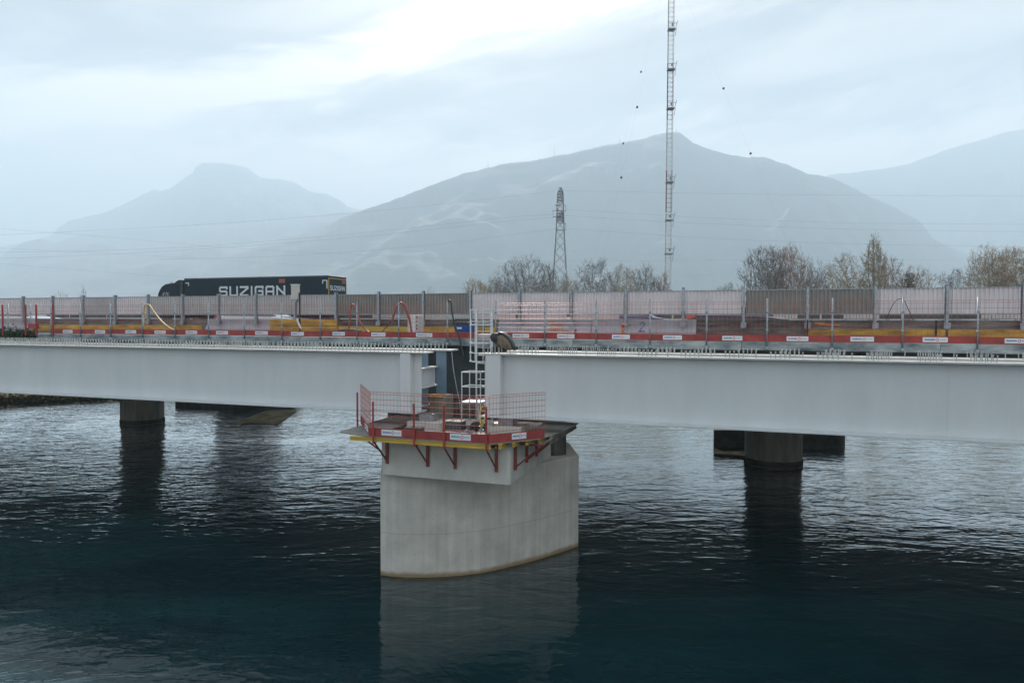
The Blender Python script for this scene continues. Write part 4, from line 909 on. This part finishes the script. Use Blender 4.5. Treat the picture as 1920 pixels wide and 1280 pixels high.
part('housing', MB().box(ca, cb_, 27, 27.5, cz0 + 0.05, cz1), M['cream'], cb, bevel=0.015)
part('door', MB().box(ca + 0.03, cb_ - 0.16, 26.985, 26.998, cz0 + 0.1, cz1 - 0.05), M['white'], cb)
part('foot', MB().box(ca + 0.02, cb_ - 0.02, 27.05, 27.45, cz0, cz0 + 0.048), M['black'], cb)
for z_ in (8.3, 8.12, 7.95, 7.8): part('socket', MB().tube([(cb_ - 0.08, 26.96, z_), (cb_ - 0.08, 26.998, z_)], 0.032, 8), M['rust'] if z_ == 8.12 else M['black'], cb)
bb = thing('blue_bin', 'blue site bin with black handle bar beside the black hose', 'bin', pz(870, 625, 27))
ba, bb_ = pz(853, 600, 27)[0], pz(886, 600, 27)[0]
part('tub', MB().add([(ba + .1, 26.9, 7.46), (bb_ - .05, 26.9, 7.46), (bb_ - .05, 27.5, 7.46), (ba + .1, 27.5, 7.46), (ba, 26.8, 8.02), (bb_, 26.8, 8.02), (bb_, 27.6, 8.02), (ba, 27.6, 8.02)], [(0, 3, 2, 1), (0, 1, 5, 4), (1, 2, 6, 5), (2, 3, 7, 6), (3, 0, 4, 7), (4, 5, 6, 7)]), M['blue'], bb, bevel=0.02)
part('rim', MB().box(ba - .02, bb_ + .02, 26.78, 26.82, 8.0, 8.06), M['black'], bb)
part('handle', MB().tube([(ba, 26.85, 8.06), (ba + .1, 26.85, 8.2), (bb_ - .1, 26.85, 8.2), (bb_, 26.85, 8.06)], 0.03, 6), M['black'], bb)
part('sticker', MB().box(ba + .16, ba + .40, 26.80, 26.803, 7.80, 7.88), M['white'], bb)
for px, h_, lab in ((1079, 0.42, 'small dark red stake in front of the lilac wall'), (1168, 0.50, 'orange marker cone with round top in front of the lilac wall')):
    q = pz(px, 628, 27.5); t = thing('marker_cone', lab, 'cone', (q[0], 27.5, 7.45))
    part('cone', MB().lathe([(0.10, 0.03), (0.045, h_ - 0.1), (0.04, h_ - .05)], (q[0], 27.5, 7.45), 12), M['orange'] if px > 1100 else M['red'], t, smooth=True)
    part('base', MB().box(q[0] - .15, q[0] + .15, 27.35, 27.65, 7.452, 7.48), M['black'], t)
    th = MB()
for (a, b) in zip(sh[:13], sh[1:14]):
    a, b = Vector((*a, 0)), Vector((*b, 0)); d = (b - a)
    if d.length < 0.35: continue
    n_ = Vector((d.y, -d.x, 0)).normalized(); m_ = a.lerp(b, 0.5)
    for z in (0.75, 1.85, 2.75): th.tube([(m_ - n_ * 0.02 + Vector((0, 0, z))), (m_ + n_ * 0.003 + Vector((0, 0, z)))], 0.014, 8)
part('tie_holes', th, M['col'], np_, kind='stuff')
part('cap', MB().lathe([(0.03, h_ - .048), (0.08, h_ + .01), (0.085, h_ + .05), (0.05, h_ + .10), (0.01, h_ + .12)], (q[0], 27.5, 7.45), 12), M['lamp'] if px > 1100 else M['red'], t, smooth=True)
for px, lab in ((1514, 'dark upright bar at the joint of the dark and yellow wall sections'), (1755, 'dark upright bar standing before the right yellow boards')):
    q = pz(px, 600, 29.4); solo('steel_bar', MB().box(q[0] - .03, q[0] + .03, 29.35, 29.41, 7.45, 8.22).box(q[0] - .05, q[0] + .05, 29.33, 29.43, 7.452, 7.47), M['black'], lab, 'bar', (q[0], 29.38, 7.45))

# clutter on the pier platform
def onp(px, py, z=ZP): return at_z(px, py, z)
dj = MB(); rdj = random.Random(11)
for k in range(420):
    u_, v_ = rdj.uniform(-10.2, -6.9), rdj.uniform(19.0, 21.9); s_ = rdj.uniform(0.012, 0.06); z_ = 4.502 if True else ZP
    dj.box(u_ - s_, u_ + s_, v_ - s_ * rdj.uniform(.4, 1), v_ + s_, z_, z_ + s_ * rdj.uniform(.3, 1.2))
o = bpy.data.objects.new('debris', dj.mesh('debris', M['galv'])); link(o); o['kind'] = 'stuff'; o.rotation_euler = (0, 0, -A)
for i, (a, b, v_, z_, m_, lab) in enumerate(((-9.6, -8.7, 19.25, 4.505, 'ply', 'pale plank lying near the front of the pier cap'), (-8.6, -7.9, 19.9, 4.505, 'plytan', 'short brown plank lying mid-way on the pier cap'), (-10.2, -9.7, 21.3, 5.56, 'plytan', 'orange brown timber lying on the grey backing wall'))):
    solo('plank', MB().box(a, b, v_, v_ + .22, z_, z_ + .06), M[m_], lab, 'plank', ((a + b) / 2, v_, z_), 'planks on the pier')
for i, (pp, m_, r_2, lab) in enumerate((([(-10.3, 19.3, 4.53), (-9.9, 19.9, 4.53), (-9.3, 19.5, 4.53), (-8.8, 20.2, 4.53), (-8.2, 20.1, 4.53)], 'black', .018, 'black cable snaking over the left of the pier cap'), ([(-8.6, 19.2, 4.53), (-8.1, 19.6, 4.53), (-7.6, 19.2, 4.53), (-7.1, 19.7, 4.53), (-6.8, 19.3, 4.53)], 'hosered', .016, 'red cable lying at the right front of the pier cap'), ([(-8.9, 20.6, 4.53), (-8.5, 21.4, 4.53), (-8.7, 22.0, 4.6), (-8.3, 22.2, 5.0)], 'ink', .014, 'blue cable running back under the step stand'))):
    solo('cable', MB().tube(curve_pts(pp), r_2, 6), M[m_], lab, 'cable', pp[0], 'cables on the pier cap', smooth=True)
for i, (x_, y_, w_, d_, h_, m_, lab) in enumerate(((-9.9, 19.5, .5, .35, .22, 'old', 'dark flat crate at the left front of the pier cap'), (-9.0, 20.7, .55, .4, .3, 'oldbox', 'dark crate against the grey backing wall on the pier'), (-7.5, 19.3, .4, .3, .18, 'wall_brown', 'small brown box near the right front corner of the pier cap'))):
    t_ = thing('crate', lab, 'crate', (x_, y_, 4.504), 'crates on the pier cap')
    part('box', MB().box(x_ - w_ / 2, x_ + w_ / 2, y_, y_ + d_, 4.504, 4.504 + h_), M[m_], t_, bevel=0.01)
    part('lid', MB().box(x_ - w_ / 2 - .01, x_ + w_ / 2 + .01, y_ - .01, y_ + d_ + .01, 4.506 + h_, 4.53 + h_), M['ply'], t_)
solo('glove', MB().lathe([(.03, 0), (.07, .02), (.06, .06), (.02, .08)], (-8.02, 18.98, 4.67), 8), M['white'], 'crumpled white glove lying behind the front toe board', 'glove', (-8.02, 18.98, 4.67), smooth=True)
solo('tape_strip', MB().add([(-8.75, 22.3, 5.42), (-8.2, 22.35, 5.52), (-8.2, 22.36, 5.46), (-8.6, 22.3, 5.25), (-8.75, 22.3, 5.25)], [(4, 3, 2, 1, 0)]).box(-8.78, -8.72, 22.29, 22.33, 4.51, 5.45), M['ink2'] if False else M['white'], 'pale fluttering strip tied to a stake on the pier cap', 'marker tape', (-8.5, 22.3, 4.51))
solo('jack', MB().lathe([(.09, 0), (.09, .16), (.05, .17), (.05, .24), (.07, .25), (.07, .28)], (-7.9, 20.4, 4.505), 14), M['galv'], 'squat steel jack standing between the bearing plinths', 'jack', (-7.9, 20.4, 4.505))
solo('tool_bag', MB().prism_y([(-8.5, 4.505), (-8.05, 4.505), (-8.0, 4.68), (-8.12, 4.80), (-8.42, 4.79), (-8.53, 4.66)], 20.9, 21.15), M['black'], 'dark tool bag on the pier cap in front of the step stand', 'bag', (-8.3, 21, 4.505), bevel=0.03)

# ------------------------------------------------------------------ TREES
def tree(px, ty, wpx, Yd, label, m_='twig', seed=0, spread=1.0, buds=0, shape='round', trunk='bark', sx=0):
    r_ = random.Random(seed * 13 + 5)
    base = at_Y(px, 600, Yd); gz = 3.3; topz = at_Y(px, ty, Yd).z; hgt = topz - gz; wid = wpx * Yd / F
    segs_t, segs_c, tips = [], [], []
    rw = wid / 2; lo = 0.16 if shape == 'multi' else 0.26 if shape == 'round' else 0.14; cz = hgt * (1 + lo) / 2; rz = hgt * (1 - lo) / 2
    N_ = int(min(2000, max(90, (100 if px > 1390 else 62) * rw * rz / 2.2))) if Yd < 220 else 140; cl_pts = []
    tries = 0
    while len(cl_pts) < N_ and tries < 20000:
        tries += 1
        d = Vector((r_.gauss(0, 1), r_.gauss(0, 1), r_.gauss(0, 1))).normalized(); q = r_.random() ** 0.42
        lob = 0.86 + 0.42 * mnoise.noise((d.x * 2.2 + seed * 3, d.y * 2.2, d.z * 2.2 + seed))
        if mnoise.noise((d.x * 3.1 + seed, d.z * 3.1, q * 2.5 + seed * 2)) < -0.16: continue
        p = Vector((d.x * rw * q * lob, d.y * rw * q * lob, cz + d.z * rz * q * min(1.0, lob + .1)))
        if shape == 'tall': p.x *= 0.55 + 0.55 * math.sin(math.pi * min(1, max(0, p.z / hgt))); p.y *= 0.7
        cl_pts.append(p)
    def seg(p, q, n, dep):
        L = (q - p).length; r = 0.0085 * hgt * (n / N_) ** 0.45
        m = p.lerp(q, 0.5) + Vector((r_.gauss(0, .045), r_.gauss(0, .045), r_.gauss(0.02, .03))) * L
        (segs_t if n > N_ * 0.045 else segs_c).append(([p, m, q], max(r, 0.016), max(r * .8, 0.012), dep))
    def build(par, pts, dep):
        n = len(pts)
        if n == 1:
            seg(par, pts[0], 1, dep); tips.append(pts[0]); L = (pts[0] - par).length
            for k in range(4):
                t = r_.uniform(.25, 1); b_ = par.lerp(pts[0], t); d = (pts[0] - par).normalized() + Vector((r_.gauss(0, .55), r_.gauss(0, .55), r_.gauss(.25, .4)))
                e = b_ + d.normalized() * r_.uniform(.35, 1.0) * min(L, 1.5); segs_c.append(([b_, e], 0.015, 0.009, 9)); tips.append(e)
            return
        c = Vector((0, 0, 0))
        for p in pts: c += p
        c /= n
        f_ = 0.30 if dep == 0 else r_.uniform(.30, .48); j = par.lerp(c, f_)
        if dep == 0: j = Vector((par.x * .5 + c.x * .15, c.y * .15, hgt * (0.10 if shape != 'round' else 0.20)))
        seg(par, j, n, dep)
        k = 3 if (n > 30 and r_.random() < .45) else 2
        if k == 3 and dep <= 2:
            ax = Vector((1, r_.uniform(-.5, .5), r_.uniform(-.3, .3)))
        else:
            ax = Vector((r_.gauss(0, 1), r_.gauss(0, 1), r_.gauss(0, .8)))
            sp = [max(p[i] for p in pts) - min(p[i] for p in pts) for i in range(3)]; ax = Vector((ax.x * .4 + sp[0] * r_.choice((-1, 1)), ax.y * .4 + sp[1] * r_.choice((-1, 1)) * .8, ax.z * .4 + sp[2] * r_.uniform(-.8, .8)))
        o = sorted(pts, key=lambda p: (p - c).dot(ax)); k = min(k, n); cut = [int(n * (i + (r_.uniform(-.12, .12) if 0 < i < k else 0)) / k) for i in range(k + 1)]; cut[0] = 0; cut[-1] = n
        for a_, b_ in zip(cut, cut[1:]):
            if b_ > a_: build(j, o[a_:b_], dep + 1)
    if shape == 'multi':
        o = sorted(cl_pts, key=lambda p: p.x); n3 = len(o) // 3
        for i, sub in enumerate((o[:n3], o[n3:2 * n3], o[2 * n3:])): build(Vector(((i - 1) * rw * .12, 0, 0)), sub, 0)
    else: build(Vector((0, 0, 0)), cl_pts, 0)
    kx = kz = 1.0
    def T(p): return (base.x + p.x * kx, base.y + p.y * kx, gz + p.z * kz)
    t = thing('bare_tree', label, 'tree', (base.x, base.y, gz), 'bare trees beyond the bridge', 'w')
    mt, mc = MB(), MB(); pxm = Yd / 683.0
    for pts, a, b, dep in segs_t: mt.tube([T(p) for p in pts], a, 5, b, cap=False)
    for pts, a, b, dep in segs_c: mc.tube([T(p) for p in pts], a, 3, b, cap=False)
    for p in tips:
        if r_.random() < buds:
            c = Vector(T(p)); s_ = r_.uniform(.05, .13); n1 = Vector((r_.gauss(0, 1), r_.gauss(0, 1), r_.gauss(0, 1))).normalized(); n2 = n1.orthogonal().normalized()
            mc.add([c - n1 * s_, c + n2 * s_ * .6, c + n1 * s_, c - n2 * s_ * .6], [(0, 1, 2, 3)])
    part('trunk', mt, M[trunk], t); part('crown', mc, M[m_], t)
    return t
T_ = [(905, 515, 85, 150, 'low spreading bare tree left of the lattice pylon, leftmost of its row', 'twig_y', .3, 'multi'), (942, 507, 70, 155, 'low bare tree between the leftmost tree and the broad dark one', 'twig', .2, 'round'),
      (985, 477, 105, 140, 'broad dark bare tree just left of the lattice pylon', 'twig', .15, 'round'), (1028, 492, 60, 150, 'slender bare tree standing against the lattice pylon', 'twig', .2, 'tall'),
      (1062, 512, 60, 170, 'pale bushy bare tree behind the pylon feet', 'twig_y', .5, 'multi'), (1120, 482, 85, 145, 'bare tree with spidery limbs right of the pylon', 'twig', .2, 'round'),
      (1172, 490, 60, 150, 'bare tree leaning over beside the spidery one', 'twig_y', .2, 'round'), (1208, 490, 60, 152, 'bare many-stemmed tree left of the radio mast', 'twig', .3, 'multi'),
      (1243, 506, 50, 150, 'reddish twiggy tree at the foot of the radio mast', 'twig_r', .3, 'tall'), (1366, 524, 60, 190, 'small faint bare tree right of the radio mast', 'twig', .1, 'round'),
      (1432, 458, 85, 135, 'tall bare tree with low drooping left limbs', 'twig', .2, 'round'), (1475, 452, 85, 138, 'tall rounded bare tree next to the one with drooping limbs', 'twig_r', .25, 'round'),
      (1522, 486, 70, 150, 'shorter bare tree right of the tall rounded one', 'twig', .3, 'multi'), (1583, 472, 72, 140, 'pale bare tree left of the poplar', 'twig_y', .4, 'round'),
      (1637, 434, 62, 138, 'tallest yellowish poplar of the row', 'twig_y', .8, 'tall'), (1666, 478, 55, 145, 'orange tinted tree right behind the poplar', 'twig_r', .5, 'round'),
      (1710, 496, 72, 140, 'low spreading tree with ivy on its trunk', 'twig_r', .4, 'round'), (1785, 500, 60, 165, 'thin pale bare tree standing alone before the gap', 'twig', .1, 'multi'),
      (1857, 448, 85, 132, 'dense golden tree near the right edge', 'twig_y', .9, 'multi'), (1903, 456, 75, 134, 'golden tree at the right edge of the view', 'twig_y', .7, 'round'),
      (808, 530, 26, 260, 'small pale distant tree left of the tree row', 'twig_y', .5, 'tall'), (118, 541, 28, 300, 'faint distant tree at the left, the left of two', 'twig_r', .3, 'round'), (158, 531, 24, 300, 'faint distant tree at the left, the right of two', 'twig', .3, 'tall')]
for i, (px, ty, w_, Yd, lab, m_, bud, shp) in enumerate(T_):
    t = tree(px, ty, w_ * (1.25 if shp != 'tall' else 1.0), Yd, lab, m_, seed=i + 1, buds=bud, shape=shp)
    if 'ivy' in lab:
        iv = MB(); r_ = random.Random(4); b = at_Y(px - 6, 600, Yd)
        for k in range(1500):
            zz_ = r_.uniform(3.4, at_Y(px, 512, Yd).z); rad = 1.9 * (1 - (zz_ - 3.4) / 26); a = r_.uniform(0, 6.28); rr = rad * math.sqrt(r_.random())
            c = Vector((b.x + rr * math.cos(a), b.y + rr * math.sin(a), zz_)); n1 = Vector((r_.gauss(0, 1), r_.gauss(0, 1), r_.gauss(0, 1))).normalized(); n2 = n1.orthogonal().normalized(); s_ = r_.uniform(.12, .26)
            iv.add([c - n1 * s_, c + n2 * s_, c + n1 * s_, c - n2 * s_], [(0, 1, 2, 3)])
        part('ivy', iv, M['ivy'], t, kind='stuff')

def leaf_mass(name, n, place, m_, s0, s1, seed):
    r_ = random.Random(seed); mb = MB()
    for k in range(n):
        c = Vector(place(r_)); n1 = Vector((r_.gauss(0, 1), r_.gauss(0, 1), r_.gauss(0, .7))).normalized(); n2 = n1.orthogonal().normalized(); s_ = r_.uniform(s0, s1)
        mb.add([c - n1 * s_, c + n2 * s_ * .7, c + n1 * s_, c - n2 * s_ * .7], [(0, 1, 2, 3)])
    o = bpy.data.objects.new(name, mb.mesh(name, m_)); link(o); o['kind'] = 'stuff'; return o
def bankpt(r_):
    v = r_.uniform(30, 78); d = abs(r_.gauss(0, 3.2)) + 0.4; u = left_bank(v) - d; p = W(u, v)
    return (p.x, p.y, max(0.1, ground_h(p.x, p.y)) + r_.uniform(0, 0.6) * (0.5 + 0.5 * mnoise.noise((u * .5, v * .5, 0))))
leaf_mass('undergrowth', 14000, bankpt, M['ivy'], .07, .20, 3)
def bank2(r_):
    v = r_.uniform(36, 70); u = left_bank(v) - abs(r_.gauss(0, 3)) - 1.0; p = W(u, v); return (p.x, p.y, ground_h(p.x, p.y) + r_.uniform(0, 0.5))
leaf_mass('undergrowth', 3500, bank2, M['twig_y'], .06, .16, 4)
def moss(r_): p = W(r_.uniform(-44, -33.6), 24.9 + r_.uniform(-.12, .1)); return (p.x, p.y, 7.12 + abs(r_.gauss(0, .16)) + r_.uniform(0, .25))
leaf_mass('moss', 7000, moss, M['ivy'], .03, .08, 6)

# ------------------------------------------------------------------ PYLON, MAST, POWER LINES
PY = 160.0
def P3(px, py, y=PY): return at_Y(px, py, y)
pyl = thing('lattice_pylon', 'lattice electricity pylon with stub arms standing among bare trees', 'pylon', (*P3(1049, 600)[:2], 3.5), None, 'w')
cxp = P3(1049.5, 600).x; zT = P3(1050, 352).z
def half(z):
    hh = [(3.5, 2.1), (P3(0, 548).z, 1.75), (P3(0, 512).z, 1.5), (P3(0, 470).z, 1.2), (P3(0, 443).z, 0.98), (P3(0, 414).z, 0.86), (P3(0, 360).z, 0.66), (P3(0, 350).z, 0.25)]
    for (a, x), (b, y) in zip(hh, hh[1:]):
        if a <= z <= b: return x + (y - x) * (z - a) / (b - a)
    return 0.25
zs_ = [3.5 + (zT - 3.5) * (1 - (1 - k / 14) ** 1.25) for k in range(15)]
for sx_, sy_ in ((-1, -1), (1, -1), (1, 1), (-1, 1)):
    part('leg', MB().tube([(cxp + sx_ * half(z), PY + sy_ * half(z), z) for z in zs_], 0.075, 4, 0.06), M['wire'], pyl)
lat = MB()
for i, (z0, z1) in enumerate(zip(zs_, zs_[1:])):
    a, b = half(z0), half(z1)
    for (p, q) in (((-1, -1), (1, -1)), ((1, -1), (1, 1)), ((1, 1), (-1, 1)), ((-1, 1), (-1, -1))):
        lat.tube([(cxp + p[0] * a, PY + p[1] * a, z0), (cxp + q[0] * b, PY + q[1] * b, z1)], 0.045, 3, cap=False); lat.tube([(cxp + q[0] * a, PY + q[1] * a, z0), (cxp + p[0] * b, PY + p[1] * b, z1)], 0.045, 3, cap=False)
        if i > 7: lat.tube([(cxp + p[0] * b, PY + p[1] * b, z1), (cxp + q[0] * b, PY + q[1] * b, z1)], 0.05, 3, cap=False)
part('bracing', lat, M['wire'], pyl)
for (ya, yb) in ((356, 378), (398, 415)):
    up = MB(); za, zb_ = P3(0, yb).z, P3(0, ya).z
    for k in range(9):
        z = za + (zb_ - za) * k / 8; h_ = half(z); up.tube([(cxp - h_, PY - h_, z), (cxp + h_, PY - h_, z + (.25 if k % 2 else -.25))], 0.09, 4, cap=False)
        up.tube([(cxp - h_ * (1 if k % 2 else -1), PY - h_, z), (cxp, PY - h_, z + .35)], 0.12, 4, cap=False)
    part('insulator_set', up, M['wire'], pyl)
for (y0, y1, s_) in ((382, 393, 1), (392, 404, -1), (416, 428, 1)):
    xa = P3(1050 + s_ * 3, y0).x; xb = P3(1050 + s_ * (11 if s_ > 0 else 13), y0).x; za, zb_ = P3(0, y0).z, P3(0, y1).z
    part('insulator_arm', MB().tube([(xa, PY, za), (xb, PY, za), (xb, PY, zb_), (xa - s_ * 1.2, PY, zb_)], 0.09, 4), M['wire'], pyl)
q = P3(1045, 387); part('dish', MB().lathe([(0.05, 0), (0.5, .12), (0.75, .35), (0.72, .38)], (q.x, PY - 1.6, q.z - .2), 16), M['white'], pyl, smooth=True)
q = P3(1058, 508); part('cover_sheet', MB().prism_y([(q.x - .1, q.z - .8), (q.x + .25, q.z + .2), (q.x + .5, q.z + 1.0), (q.x + .2, q.z - .5)], PY - 2.2, PY - 2.1), M['white'], pyl)
MY = 150.0
ms = thing('radio_mast', 'tall slender red and white guyed radio mast rising out of the picture', 'mast', (*at_Y(1250, 600, MY)[:2], 3.4), None, 'w')
def mx_at(z):          # centre line of the mast leans a touch to the right
    a, b = at_Y(1252, 548, MY), at_Y(1259, 0, MY); t = (z - a.z) / (b.z - a.z); return a.x + (b.x - a.x) * t
zM = 92.0; wM = 0.60
bands = [(3.4, 21, 'mastwhite'), (21, 32, 'mastwhite'), (32, 41, 'mastred'), (41, 52, 'mastwhite'), (52, 64, 'mastred'), (64, 78, 'mastwhite'), (78, zM, 'mastred')]
cors = [(-1.0, 0.0), (0.9, -0.8), (0.9, 0.8)]
for z0, z1, m_ in bands:
    for k, (sx_, sy_) in enumerate(cors):
        part('mast_leg', MB().tube([(mx_at(z0) + sx_ * wM, MY + sy_ * wM, z0), (mx_at(z1) + sx_ * wM, MY + sy_ * wM, z1)], 0.13 if k == 0 else 0.05, 6), M[m_] if k else (M['mastred'] if m_ == 'mastred' else M['mastwhite']), ms)
    lt = MB(); z = z0
    while z < z1 - 0.4:
        for k in range(3):
            a, b = cors[k], cors[(k + 1) % 3]; lt.tube([(mx_at(z) + a[0] * wM, MY + a[1] * wM, z), (mx_at(z) + b[0] * wM, MY + b[1] * wM, z)], 0.035, 3, cap=False)
            lt.tube([(mx_at(z) + a[0] * wM, MY + a[1] * wM, z), (mx_at(z) + b[0] * wM, MY + b[1] * wM, z + 1.0)], 0.022, 3, cap=False)
        z += 1.0
    part('mast_bracing', lt, M[m_], ms)
for y_ in (55, 130, 203, 341, 412, 475):
    q = at_Y(1256, y_, MY); cx_ = mx_at(q.z)
    pl = part('mast_platform', MB().box(cx_ - 0.7, cx_ + 0.85, MY - 0.7, MY + 0.7, q.z - 0.28, q.z), M['wire'], ms)
    part('rail', MB().tube([(cx_ - .7, MY - .7, q.z + 1.0), (cx_ + 1.15, MY - .7, q.z + 1.0)], 0.05, 4).tube([(cx_ + .85, MY - .7, q.z), (cx_ + 1.25, MY - .7, q.z + 1.5)], 0.06, 4).tube([(cx_ + .75, MY - .7, q.z - 1.7), (cx_ + 1.0, MY - .7, q.z - .1)], 0.05, 4).tube([(cx_ - .7, MY - .7, q.z), (cx_ - .7, MY - .7, q.z + 1.1)], 0.05, 4), M['wire'], pl)
    part('antenna', MB().box(cx_ - .05, cx_ + .3, MY - .9, MY - .65, q.z + .4, q.z + .85), M['wire'], pl)
def guy(top, bot, balls, lab, m_='wire'):
    a, b = Vector(top), Vector(bot)
    t = thing('guy_wire', lab, 'guy wire', tuple(b), 'guy wires of the radio mast', 'w')
    part('cable', MB().tube([a, b], 0.006, 3, cap=False), M['wire'], t)
    for (px, py) in balls:
        best = min((k / 4000 for k in range(4001)), key=lambda k: abs(((a.lerp(b, k) - Vector((0, 0, H))).z / a.lerp(b, k).y) - (at_Y(px, py, 1).z - H)))
        c = a.lerp(b, best); part('marker_ball', MB().lathe([(.02, -.25), (.17, -.19), (.25, 0), (.17, .19), (.02, .25)], tuple(c), 10), M['mastred'], t, smooth=True)
guy(at_Y(1252, -66, MY), (*at_Y(1078, 580, 185)[:2], 3.4), [(1198, 135), (1162, 269)], 'left guy wire with red marker balls, the farther one')
guy(at_Y(1252, -55, MY), (*at_Y(1094, 580, 122)[:2], 3.4), [(1186, 201), (1152, 333)], 'left guy wire with red marker balls, the nearer one')
guy(at_Y(1256, -76, MY), (*at_Y(1560, 540, 128)[:2], 3.4), [(1373, 166), (1434, 288)], 'right guy wire with two red marker balls')
def line(pts, lab, ys_=(PY, PY), r=0.018):
    P_ = []; n_ = len(pts)
    for i, (px, py) in enumerate(pts): P_.append(at_Y(px, py, ys_[0] + (ys_[1] - ys_[0]) * i / (n_ - 1)))
    solo('power_line', MB().tube(curve_pts(P_, 6), r, 3, cap=False), M['wire'], lab, 'power line', tuple(P_[0]), 'power lines across the valley', 'w')
line([(1040, 358), (960, 368), (700, 396), (440, 417), (180, 432), (-40, 442)], 'topmost power line running left from the pylon top')
line([(1040, 402), (960, 407), (800, 424), (640, 440), (400, 460), (180, 470), (-40, 473)], 'upper of two close power lines left of the pylon arm')
line([(1040, 408), (960, 414), (800, 431), (640, 447), (400, 465), (180, 478), (-40, 486)], 'lower of two close power lines left of the pylon arm')
line([(1046, 428), (960, 440), (800, 460), (640, 473), (480, 482), (300, 486)], 'power line leaving the lowest pylon arm to the left')
line([(-40, 425), (0, 429), (150, 440), (400, 462), (600, 474), (960, 489), (1340, 488), (1960, 486)], 'long power line sagging from the upper left across the picture', (180, 230))
line([(-40, 463), (20, 466), (300, 480), (600, 499), (960, 517), (1340, 516)], 'long power line crossing just above the truck', (180, 230))
line([(-40, 491), (0, 494), (300, 517), (600, 532), (900, 540)], 'lowest power line passing behind the truck cab', (180, 230))
line([(1055, 357), (1340, 363), (1600, 366), (1960, 368)], 'topmost power line running right from the pylon top')
line([(1060, 393), (1200, 401), (1340, 409), (1600, 418), (1960, 421)], 'power line right of the pylon, second from the top')
line([(1060, 404), (1200, 413), (1340, 420), (1600, 430), (1960, 435)], 'power line right of the pylon, third from the top')
line([(1060, 428), (1200, 438), (1340, 447), (1600, 457), (1960, 464)], 'power line right of the pylon leaving its lowest arm')
for i, (px, y0, y1, D_) in enumerate(((1040, 290, 276, 3100), (1162, 267, 258, 3100), (915, 313, 303, 3100), (1268, 246, 241, 3100), (78, 447, 434, 4300))):
    a, b = at_Y(px, y0 + 2, D_), at_Y(px, y1, D_)
    solo('ridge_mast', MB().tube([a, b], 1.6, 4, 0.7).box(a.x - 3, a.x + 3, a.y - 3, a.y + 3, a.z - 4, a.z + 3), M['wire'], ('tiny mast on the ridge left of the radio mast', 'tiny mast on the ridge just below the marker ball', 'tiny mast on the left shoulder of the main mountain', 'tiny mast on the summit of the main mountain', 'tiny mast on the low hill at the far left')[i], 'mast', tuple(a), None, 'w')

#INSERT
